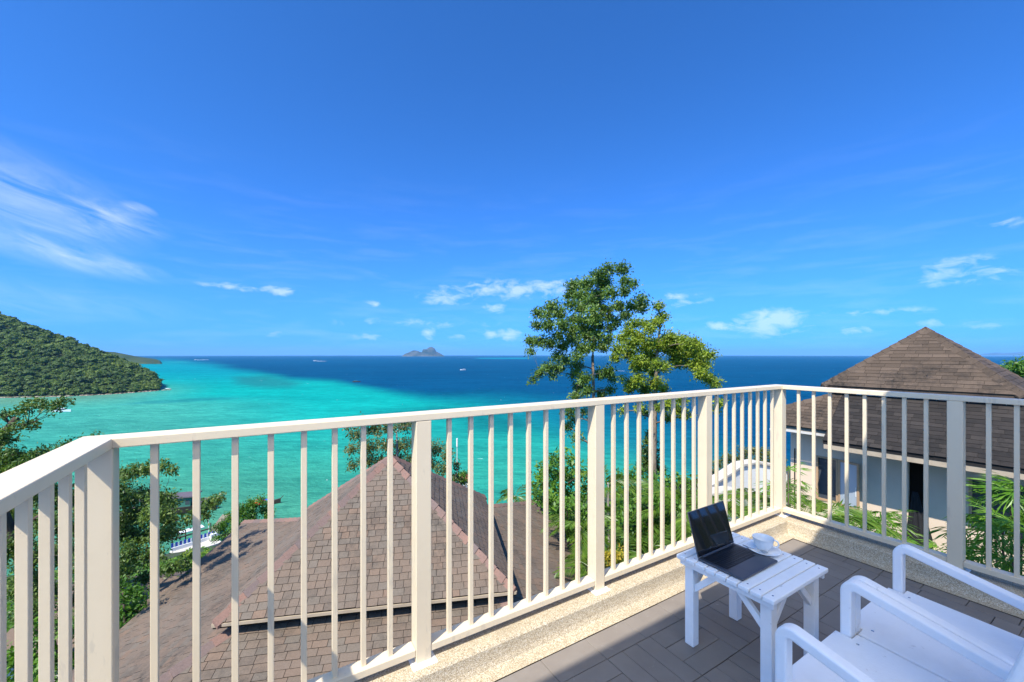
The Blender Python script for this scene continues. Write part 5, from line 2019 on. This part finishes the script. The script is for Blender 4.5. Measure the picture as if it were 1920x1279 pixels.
def build_railings():
    bv = 0.003
    long_ = thing('railing', 'long cream-painted metal railing facing the sea', 'railing', (0, 0, 0), PHI, 'cream balcony railings')
    right = thing('railing', 'short cream railing on the right in front of the grey villa', 'railing', (0, 0, 0), PHI, 'cream balcony railings')
    left = thing('railing', 'short cream railing at the left edge nearest the viewer', 'railing', (0, 0, 0), PHI, 'cream balcony railings')
    ctr = N_IN + 0.034
    # long rail
    bal('top_rail', MB().box(L_IN - RW, E_IN + RW, N_IN, N_IN + RW, Z_TL, Z_T), 'rail', long_, bevel=bv)
    posts = [L_IN - PW, 0.543, 1.566, 2.586, E_IN]
    for p in posts:
        bal('post', MB().box(p, p + PW, N_IN + 0.001, N_IN + PW, 0.09, Z_TL - 0.0005), 'rail', long_, bevel=bv)
        foot = MB()
        foot.box(p - 0.022, p + PW + 0.022, N_IN - 0.03, N_IN + PW + 0.02, 0.085, 0.102)
        bal('post_foot', foot, 'plinth', long_, bevel=0.008)
    bay = [(-0.311, 0.1075), (0.706, 0.1083), (1.735, 0.1085), (2.757, 0.1092)]
    for (e0, st) in bay:
        for k in range(8):
            e = e0 + st * k
            bal('baluster', MB().box(e - 0.010, e + 0.010, ctr - 0.010, ctr + 0.010, Z_BT - 0.002, Z_TL - 0.0005), 'rail', long_, bevel=0.0015)
    for i in range(4):
        bal('bottom_rail', MB().box(posts[i] + PW + 0.0005, posts[i + 1] - 0.0005, N_IN + 0.003, N_IN + 0.067, Z_B, Z_BT), 'rail', long_, bevel=bv)
    # right rail
    bal('top_rail', MB().box(E_IN, E_IN + RW, -1.15, N_IN - 0.0008, Z_TL, Z_T), 'rail', right, bevel=bv)
    ec = E_IN + 0.034
    pp = [0.677, -0.34, -1.2]
    for p in pp:
        bal('post', MB().box(E_IN + 0.001, E_IN + PW, p, p + PW, 0.09, Z_TL - 0.0005), 'rail', right, bevel=bv)
        bal('post_foot', MB().box(E_IN - 0.03, E_IN + PW + 0.02, p - 0.022, p + PW + 0.022, 0.085, 0.102), 'plinth', right, bevel=0.008)
    ns = [1.576 - 0.1046 * k for k in range(8)] + [0.579 - 0.1046 * k for k in range(8)] + [-0.44 - 0.1046 * k for k in range(7)]
    for n in ns:
        bal('baluster', MB().box(ec - 0.010, ec + 0.010, n - 0.010, n + 0.010, Z_BT - 0.002, Z_TL - 0.0005), 'rail', right, bevel=0.0015)
    for (a, b) in ((pp[0] + PW, N_IN + 0.0005), (pp[1] + PW, pp[0]), (pp[2] + PW, pp[1])):
        bal('bottom_rail', MB().box(E_IN + 0.003, E_IN + 0.067, a + 0.0005, b - 0.0005, Z_B, Z_BT), 'rail', right, bevel=bv)
    # left rail
    bal('top_rail', MB().box(L_IN - RW, L_IN, -1.15, N_IN - 0.0008, Z_TL, Z_T), 'rail', left, bevel=bv)
    lc = L_IN - 0.034
    for k in range(8):
        n = 1.560 - 0.1015 * k
        bal('baluster', MB().box(lc - 0.010, lc + 0.010, n - 0.010, n + 0.010, Z_BT - 0.002, Z_TL - 0.0005), 'rail', left, bevel=0.0015)
    p = 0.66
    bal('post', MB().box(L_IN - PW, L_IN - 0.001, p, p + PW, 0.09, Z_TL - 0.0005), 'rail', left, bevel=bv)
    bal('bottom_rail', MB().box(L_IN - 0.067, L_IN - 0.003, p + PW + 0.0005, N_IN - 0.0005, Z_B, Z_BT), 'rail', left, bevel=bv)


build_railings()

TE, TN, TL_ = 3.470, 1.540, -0.262                 # edges of the tiled field


def build_floor():
    slab = MB()
    slab.box(L_IN - 0.15, E_IN + 0.15, -1.3, N_IN + 0.13, -0.32, -0.022)
    o = slab.build('balcony_floor', M['joint'], None, (0, 0, 0), PHI)
    tag(o, 'balcony floor of dark grey basket-weave deck tiles', 'floor', kind='structure')
    mesh = {}
    rr = random.Random(5)

    def tile(e0, e1, n0, n1):
        w, h = round(e1 - e0, 3), round(n1 - n0, 3)
        if w < 0.012 or h < 0.012:
            return
        k = (w, h)
        if k not in mesh:
            b = MB().box(-w / 2, w / 2, -h / 2, h / 2, -0.021, 0)
            me = bpy.data.meshes.new('floor_tile')
            me.from_pydata(b.v, [], b.f)
            me.materials.append(M['tile'])
            mesh[k] = me
        t = link('floor_tile', mesh[k], None, o, ((e0 + e1) / 2, (n0 + n1) / 2, rr.uniform(-0.0012, 0.0006)))
        t.rotation_euler = (rr.uniform(-1, 1) * 0.002, rr.uniform(-1, 1) * 0.002, 0)
        m = t.modifiers.new('bevel', 'BEVEL')
        m.width = 0.0018
        m.segments = 1
    B = 0.290
    g_ = 0.0013
    for i in range(-7, 7):
        for j in range(-5, 1):
            e0, n0 = 1.65 + i * B, 1.094 + j * B
            e1, n1 = e0 + B, n0 + B
            if e1 < TL_ or e0 > TE - 0.10:
                continue
            e0c, e1c = max(e0, TL_), min(e1, TE - 0.09)
            # joints: wide between blocks, narrow between slats
            if (i + j) % 2 == 0:
                for k in range(3):
                    a = n0 + B * k / 3
                    tile(e0c + g_ * 1.6, e1c - g_ * 1.6, a + g_, a + B / 3 - g_)
            else:
                for k in range(3):
                    a = e0 + B * k / 3
                    tile(max(a, e0c) + g_, min(a + B / 3, e1c) - g_, n0 + g_ * 1.6, n1 - g_ * 1.6)
    # border boards along the two outer sides
    e = TL_
    while e < TE - 0.02:
        e1 = min(e + 0.27, TE)
        tile(e + 0.001, e1 - 0.001, 1.384 + g_, TN - 0.001)
        e = e1
    n = 1.384
    while n > -0.9:
        tile(TE - 0.088, TE - 0.001, n - 0.19 + 0.0015, n - 0.0015)
        n -= 0.19
    # pebble-wash kerb round the edge
    prof = [(0.0, 0.003), (0.045, 0.005), (0.060, 0.014), (0.070, 0.034), (0.076, 0.060), (0.080, 0.088), (0.088, 0.096), (0.105, 0.098), (0.275, 0.098), (0.282, 0.09), (0.282, -0.34)]
    mb = MB()
    path = []
    k = len(prof)
    rings = []
    for d, z in prof:
        rings.append([(TL_ - d, -1.3, z), (TL_ - d, TN + d, z), (TE + d, TN + d, z), (TE + d, -1.3, z)])
    for r_ in rings:
        mb.v += r_
    for i in range(k - 1):
        for j in range(3):
            a = i * 4 + j
            mb.f.append((a, a + 1, a + 5, a + 4))
    o2 = mb.build('balcony_kerb', M['pebble'], None, (0, 0, 0), PHI)
    tag(o2, 'raised pebble-wash kerb carrying the railings', 'kerb', kind='structure')


build_floor()


def build_added_awning():
    """added unseen canvas, just above the frame: its edge throws the shade on the balcony"""
    t = thing('added_awning', 'added unseen canvas that shades the balcony and lets warm light through', 'added_awning', (0, 0, 0), PHI)
    ze = 3.3
    n0 = 1.44 - ze / 2.85
    nx, ny = 40, 14
    vs, fs = [], []
    for j in range(ny + 1):
        for i in range(nx + 1):
            e = -7.0 + 11.5 * i / nx
            v = j / ny
            sag = -0.10 * math.sin(math.pi * v) * (0.6 + 0.4 * math.cos(e * 2.9))
            vs.append((e, n0 - 4.4 * v, ze + 0.6 * v + (sag if j else 0)))
    for j in range(ny):
        for i in range(nx):
            a = j * (nx + 1) + i
            fs.append((a, a + 1, a + nx + 2, a + nx + 1))
    MB().add(vs, fs).build('canvas', M['canvas'], t, smooth=True)
    MB().tube([(-7.0, n0 - 0.02, ze), (4.5, n0 - 0.02, ze)], [0.022, 0.022], 8).build('front_bar', M['gutter'], t)
    for e in (-6.8, -1.6, 3.6):
        MB().box(e - 0.05, e + 0.05, n0 - 4.40, n0 - 4.30, 0.0, ze + 0.58).build('added_column', M['wall_white'], t)
    o = MB().box(-8.0, 4.6, -9.0, -1.31, -0.34, 0.0).build('bounce_terrace', M['terrace'], None, (0, 0, 0), PHI)  # added unseen floor, bounces sunlight up onto the balcony
    tag(o, 'pale floor added behind the viewer to bounce sunlight', 'floor', kind='structure')
    o = MB().box(-0.6, 3.85, -1.30, 1.80, -3.6, -0.345).build('balcony_base', M['wall_white'], None, (0, 0, 0), PHI)
    tag(o, 'white wall carrying the balcony', 'wall', kind='structure')


build_added_awning()


# ------------------------------------------------------------------ furniture
def build_table():
    e0, e1, n0, n1, H = 1.733, 2.22, 0.835, 1.291, 0.435
    ce, cn = (e0 + e1) / 2, (n0 + n1) / 2
    t = thing('side_table', 'low white slatted wooden table carrying the laptop', 'table', W(ce, cn, 0), PHI)
    hw, hd = (e1 - e0) / 2, (n1 - n0) / 2
    k = 9
    st = 2 * hd / k
    for i in range(k):
        y = -hd + i * st
        bal('slat', MB().box(-hw, hw, y + 0.0025, y + st - 0.0025, H - 0.020, H), 'white_wood', t, bevel=0.004)
    lx, ly, lw = hw - 0.055, hd - 0.05, 0.046
    for sx in (-1, 1):
        for sy in (-1, 1):
            bal('leg', MB().box(sx * lx - lw / 2, sx * lx + lw / 2, sy * ly - lw / 2, sy * ly + lw / 2, 0, H - 0.0205), 'white_wood', t, bevel=0.004)
            # diagonal braces
            mb = MB()
            x0 = sx * (lx - lw / 2)
            mb.prism([(x0, H - 0.17), (x0, H - 0.13), (x0 - sx * 0.085, H - 0.046), (x0 - sx * 0.125, H - 0.046)], 'y', sy * ly - 0.011, sy * ly + 0.011)
            bal('brace', mb, 'white_wood', t, bevel=0.002)
            mb = MB()
            y0 = sy * (ly - lw / 2)
            mb.prism([(y0, H - 0.17), (y0, H - 0.13), (y0 - sy * 0.085, H - 0.046), (y0 - sy * 0.125, H - 0.046)], 'x', sx * lx - 0.011, sx * lx + 0.011)
            bal('brace', mb, 'white_wood', t, bevel=0.002)
    for sx in (-1, 1):
        bal('apron', MB().box(sx * (lx + lw / 2 + 0.001), sx * (lx + lw / 2 + 0.016), -hd + 0.012, hd - 0.012, H - 0.046, H - 0.021) if sx > 0 else
            MB().box(-(lx + lw / 2 + 0.016), -(lx + lw / 2 + 0.001), -hd + 0.012, hd - 0.012, H - 0.046, H - 0.021), 'white_wood', t, bevel=0.002)
    for sy in (-1, 1):
        a, b = sorted((sy * (ly - 0.012), sy * (ly + 0.012)))
        bal('apron', MB().box(-lx + lw / 2, lx - lw / 2, a, b, H - 0.046, H - 0.0205), 'white_wood', t, bevel=0.002)


build_table()
SCREW = None


def screw(parent, x, y, z, r_=0.0042):
    global SCREW
    if SCREW is None:
        b = MB().lathe([(0.0, 0.0006), (0.6, 0.0006), (0.95, 0.0003), (1.0, 0.0)], 10)
        SCREW = bpy.data.meshes.new('screw')
        SCREW.from_pydata(b.v, [], b.f)
        SCREW.materials.append(M['steel'])
    o = link('screw', SCREW, None, parent, (x, y, z))
    o.scale = (r_, r_, 1)


for ob in list(bpy.data.objects):
    if ob.name.startswith('side_table'):
        for i in range(9):
            for sx in (-1, 1):
                screw(ob, sx * 0.205, -0.228 + (i + 0.5) * 0.456 / 9, 0.4352)


def build_laptop():
    TZ = 0.4352
    t = thing('laptop', 'open dark grey laptop on the white slatted table', 'laptop', W(1.917, 1.088, TZ), PHI + R(0.5))
    w, d = 0.304, 0.213
    bal('base', MB().box(-w / 2, w / 2, -d / 2, d / 2, 0.001, 0.0125), 'metal_dark', t, bevel=0.004, seg=3)
    kb = bal('keyboard', MB().box(-0.133, 0.133, -0.012, 0.092, 0.0126, 0.0130), 'key', t)
    mb_cache = {}
    for r_ in range(6):
        kh = 0.0165 if r_ else 0.010
        y = 0.090 - (0.010 if r_ else 0.0) * 1.0 - (r_ * 0.0178 if r_ else 0)
        x = -0.1315
        nk = 14 if r_ < 5 else 9
        for c in range(nk):
            kw = 0.0163
            if r_ == 5:
                kw = (0.0163, 0.0163, 0.0163, 0.020, 0.088, 0.020, 0.0163, 0.0163, 0.0163)[c]
            elif c == nk - 1:
                kw = 0.263 - (nk - 1) * 0.0185
                kw = max(0.012, kw)
            key = (round(kw, 4), kh)
            if key not in mb_cache:
                b = MB().box(0, kw, -kh, 0, 0, 0.0012)
                me = bpy.data.meshes.new('key')
                me.from_pydata(b.v, [], b.f)
                me.materials.append(M['key'])
                mb_cache[key] = me
            link('key', mb_cache[key], None, kb, (x, y, 0.0131))
            x += kw + 0.0022
    bal('touchpad', MB().box(-0.067, 0.067, -0.100, -0.018, 0.0124, 0.01275), 'metal_dark', t, bevel=0.0002)
    # lid
    hy = d / 2 - 0.004
    th = R(16)
    Mx = Matrix.Translation((0, hy, 0.012)) @ Matrix.Rotation(-th, 4, 'X')
    lid = MB().box(-w / 2, w / 2, -0.001, 0.0045, 0.002, 0.209, Mx)
    lo = bal('lid', lid, 'metal_dark', t, bevel=0.0015)
    bal('screen', MB().box(-w / 2 + 0.003, w / 2 - 0.003, -0.0022, -0.0012, 0.006, 0.206, Mx), 'screen', lo)
    MBh = MB()
    MBh.tube([(-0.12, hy, 0.0115), (0.12, hy, 0.0115)], [0.005, 0.005], 10)
    bal('hinge', MBh, 'metal_dark', t)


build_laptop()


def build_cup():
    TZ = 0.4355
    ce, cn = 2.128, 1.075
    s = thing('saucer', 'white saucer on the table behind the laptop', 'saucer', W(ce, cn, TZ), PHI)
    prof = [(0.0, 0.004), (0.028, 0.004), (0.030, 0.0), (0.034, 0.0), (0.040, 0.004), (0.062, 0.010), (0.074, 0.0145), (0.0755, 0.0155), (0.074, 0.0165), (0.060, 0.0125), (0.040, 0.0075), (0.026, 0.0065), (0.0, 0.0065)]
    bal('dish', MB().lathe(prof, 56), 'ceramic', s, smooth=True)
    c = thing('coffee_cup', 'white coffee cup standing on the saucer', 'cup', W(ce + 0.004, cn + 0.006, TZ + 0.0068), PHI)
    prof = [(0.0, 0.003), (0.020, 0.003), (0.0215, 0.0), (0.024, 0.0), (0.025, 0.004), (0.032, 0.012), (0.040, 0.026), (0.0445, 0.044), (0.047, 0.060), (0.0482, 0.0612), (0.0478, 0.0618), (0.0462, 0.060),
            (0.0430, 0.042), (0.038, 0.025), (0.030, 0.013), (0.020, 0.008), (0.0, 0.007)]
    bal('bowl', MB().lathe(prof, 56), 'ceramic', c, smooth=True)
    hd = (EX * 0.35 - NX * 0.94)
    ang = R(-62)
    dx, dy = math.cos(ang), math.sin(ang)
    pts, rad = [], []
    for i in range(13):
        a = R(105) - R(225) * i / 12
        rr_ = 0.0165
        x = 0.049 + math.cos(a) * rr_
        z = 0.040 + math.sin(a) * rr_ * 1.05
        pts.append((dx * x, dy * x, z))
        rad.append(0.0036)
    bal('handle', MB().tube(pts, rad, 10), 'ceramic', c, smooth=True)
    sp = thing('teaspoon', 'small steel teaspoon resting on the saucer', 'spoon', W(ce - 0.052, cn + 0.012, TZ + 0.0165), PHI + R(100))
    mb = MB()
    mb.tube([(-0.02, 0, 0.004), (0.0, 0, 0.003), (0.03, 0, 0.001), (0.06, 0, 0.004)], [0.0016, 0.0018, 0.002, 0.0016], 8)
    bal('stem', mb, 'steel', sp, smooth=True)
    mb = MB()
    vs, fs = [], []
    for i in range(7):
        for j in range(12):
            r_ = i / 6
            a = j * 2 * math.pi / 12
            vs.append((-0.036 + 0.019 * r_ * math.cos(a), 0.012 * r_ * math.sin(a), 0.004 - 0.005 * (1 - r_ * r_)))
    for i in range(6):
        for j in range(12):
            fs.append((i * 12 + j, i * 12 + (j + 1) % 12, (i + 1) * 12 + (j + 1) % 12, (i + 1) * 12 + j))
    ob = bal('spoon_bowl', mb.add(vs, fs), 'steel', sp, smooth=True)
    ob.modifiers.new('solid', 'SOLIDIFY').thickness = 0.0012


build_cup()


def rounded_path(pts, rad, n=7):
    """fillet the inner points of a 2D polyline"""
    out = [Vector(pts[0])]
    for i in range(1, len(pts) - 1):
        p, a, b = Vector(pts[i]), Vector(pts[i - 1]), Vector(pts[i + 1])
        u, v = (a - p).normalized(), (b - p).normalized()
        ang = math.acos(max(-1, min(1, u.dot(v))))
        t = rad / math.tan(ang / 2)
        c = p + (u + v).normalized() * (rad / math.sin(ang / 2))
        s, e = p + u * t, p + v * t
        a0 = math.atan2(s.y - c.y, s.x - c.x)
        a1 = math.atan2(e.y - c.y, e.x - c.x)
        d = (a1 - a0 + math.pi) % (2 * math.pi) - math.pi
        for k in range(n + 1):
            q = a0 + d * k / n
            out.append(c + Vector((math.cos(q), math.sin(q))) * rad)
    out.append(Vector(pts[-1]))
    return out


def band_prism(mb, path, th, x0, x1):
    """strip of thickness th to the inner side (right) of the 2D path, extruded in x"""
    n = len(path)
    inner = []
    for i, p in enumerate(path):
        d = path[min(i + 1, n - 1)] - path[max(i - 1, 0)]
        d.normalize()
        inner.append(p + Vector((d.y, -d.x)) * th)
    b = len(mb.v)
    for x in (x0, x1):
        for p in path:
            mb.v.append((x, p.x, p.y))
        for p in inner:
            mb.v.append((x, p.x, p.y))
    for i in range(n - 1):
        a0, a1, i0, i1 = b + i, b + i + 1, b + n + i, b + n + i + 1
        o = 2 * n
        mb.f += [(a0, i0, i1, a1), (a0 + o, a1 + o, i1 + o, i0 + o), (a0, a1, a1 + o, a0 + o), (i0, i0 + o, i1 + o, i1)]
    for i in (0, n - 1):
        a, c = b + i, b + n + i
        f = (a, a + 2 * n, c + 2 * n, c)
        mb.f.append(f if i == 0 else f[::-1])
    return mb


def build_chair(label, e0, e1):
    """white wooden armchair facing the sea, e0..e1 along the long rail"""
    wd = e1 - e0
    nf = 0.645
    t = thing('armchair', label, 'armchair', W((e0 + e1) / 2, nf, 0), PHI, 'white armchairs beside the table')
    h = wd / 2
    fw = 0.043
    zt = 0.615
    slope = 0.23
    for s in (-1, 1):
        x0, x1 = sorted((s * h, s * (h - fw)))
        # front leg sweeping into the arm (y forward, z up); path runs up then back
        path = rounded_path([(0.0, 0.0), (0.0, zt), (-0.50, zt - 0.50 * slope)], 0.045, 8)
        # travelling up at the front: inside lies to the left, so mirror the strip side
        path = path[::-1]
        mb = band_prism(MB(), path, 0.034, x0, x1)
        bal('arm_frame', mb, 'white_wood', t, bevel=0.007, seg=3)
        mb = MB().bar((s * (h - fw / 2), -0.50, 0.0), (s * (h - fw / 2), -0.455, 0.50), fw - 0.006, 0.045, (0, 1, 0))
        bal('back_leg', mb, 'white_wood', t, bevel=0.005)
        mb = MB().box(min(s * (h - fw - 0.02), s * (h - fw - 0.001)), max(s * (h - fw - 0.02), s * (h - fw - 0.001)), -0.46, -0.03, 0.30, 0.355)
        bal('side_rail', mb, 'white_wood', t, bevel=0.003)
    # seat boards falling slightly to the back
    sx = h - fw - 0.0015
    zs = 0.405
    fx = h - 0.001
    outl = [(-sx, 0.012), (sx, 0.012), (sx, -0.037), (fx, -0.037), (fx, -0.43), (-fx, -0.43), (-fx, -0.037), (-sx, -0.037)]
    mb = MB()
    mb.prism(outl, 'z', zs - 0.024, zs)
    mb.v = [(x, y, z + 0.05 * y) for x, y, z in mb.v]
    bal('seat', mb, 'white_wood', t, bevel=0.004, seg=2)
    for sg in (-1, 1):
        for yy in (-0.06, -0.40):
            screw(t, sg * (h - fw - 0.02), yy, zs + 0.05 * yy + 0.0002, 0.005)
    bal('front_apron', MB().box(-sx + 0.02, sx - 0.02, -0.03, -0.008, 0.30, zs - 0.026), 'white_wood', t, bevel=0.003)
    # leaning backrest with rounded top corners
    lean = R(15.5)
    outl = rounded_path([(-sx - 0.03, -0.05), (-sx - 0.03, 0.50), (sx + 0.03, 0.50), (sx + 0.03, -0.05)], 0.06, 7)
    mb = MB()
    mb.prism([(p.x, p.y) for p in outl], 'y', -0.028, 0.0)
    Mx = Matrix.Translation((0, -0.362, zs - 0.01)) @ Matrix.Rotation(lean, 4, 'X')
    mb.v = [tuple(Mx @ Vector(v)) for v in mb.v]
    # the board stands between the arms below, over them above: narrow it there
    bal('backrest', mb, 'white_wood', t, bevel=0.008, seg=3)
    return t


build_chair('nearer white wooden armchair, cut by the bottom edge, beside the table leg', 1.335, 1.842)
build_chair('farther white wooden armchair next to the shaded right-hand railing', 1.849, 2.368)


# ------------------------------------------------------------------ haze
def build_haze():
    s = 43500
    mb = MB().box(-s, s, -2500, 43500, SEA - 330, 330)
    o = mb.build('haze', None)
    m = bpy.data.materials.new('sea_haze')
    m.use_nodes = True
    nt = m.node_tree
    nt.nodes.clear()
    out = nt.nodes.new('ShaderNodeOutputMaterial')
    pv = nt.nodes.new('ShaderNodeVolumePrincipled')
    pv.inputs['Color'].default_value = (0.26, 0.60, 1.0, 1)
    pv.inputs['Density'].default_value = 5.0e-5
    pv.inputs['Anisotropy'].default_value = 0.0
    nt.links.new(pv.outputs[0], out.inputs['Volume'])
    o.data.materials.append(m)
    tag(o, 'thin sea haze', 'haze', kind='stuff')


build_haze()
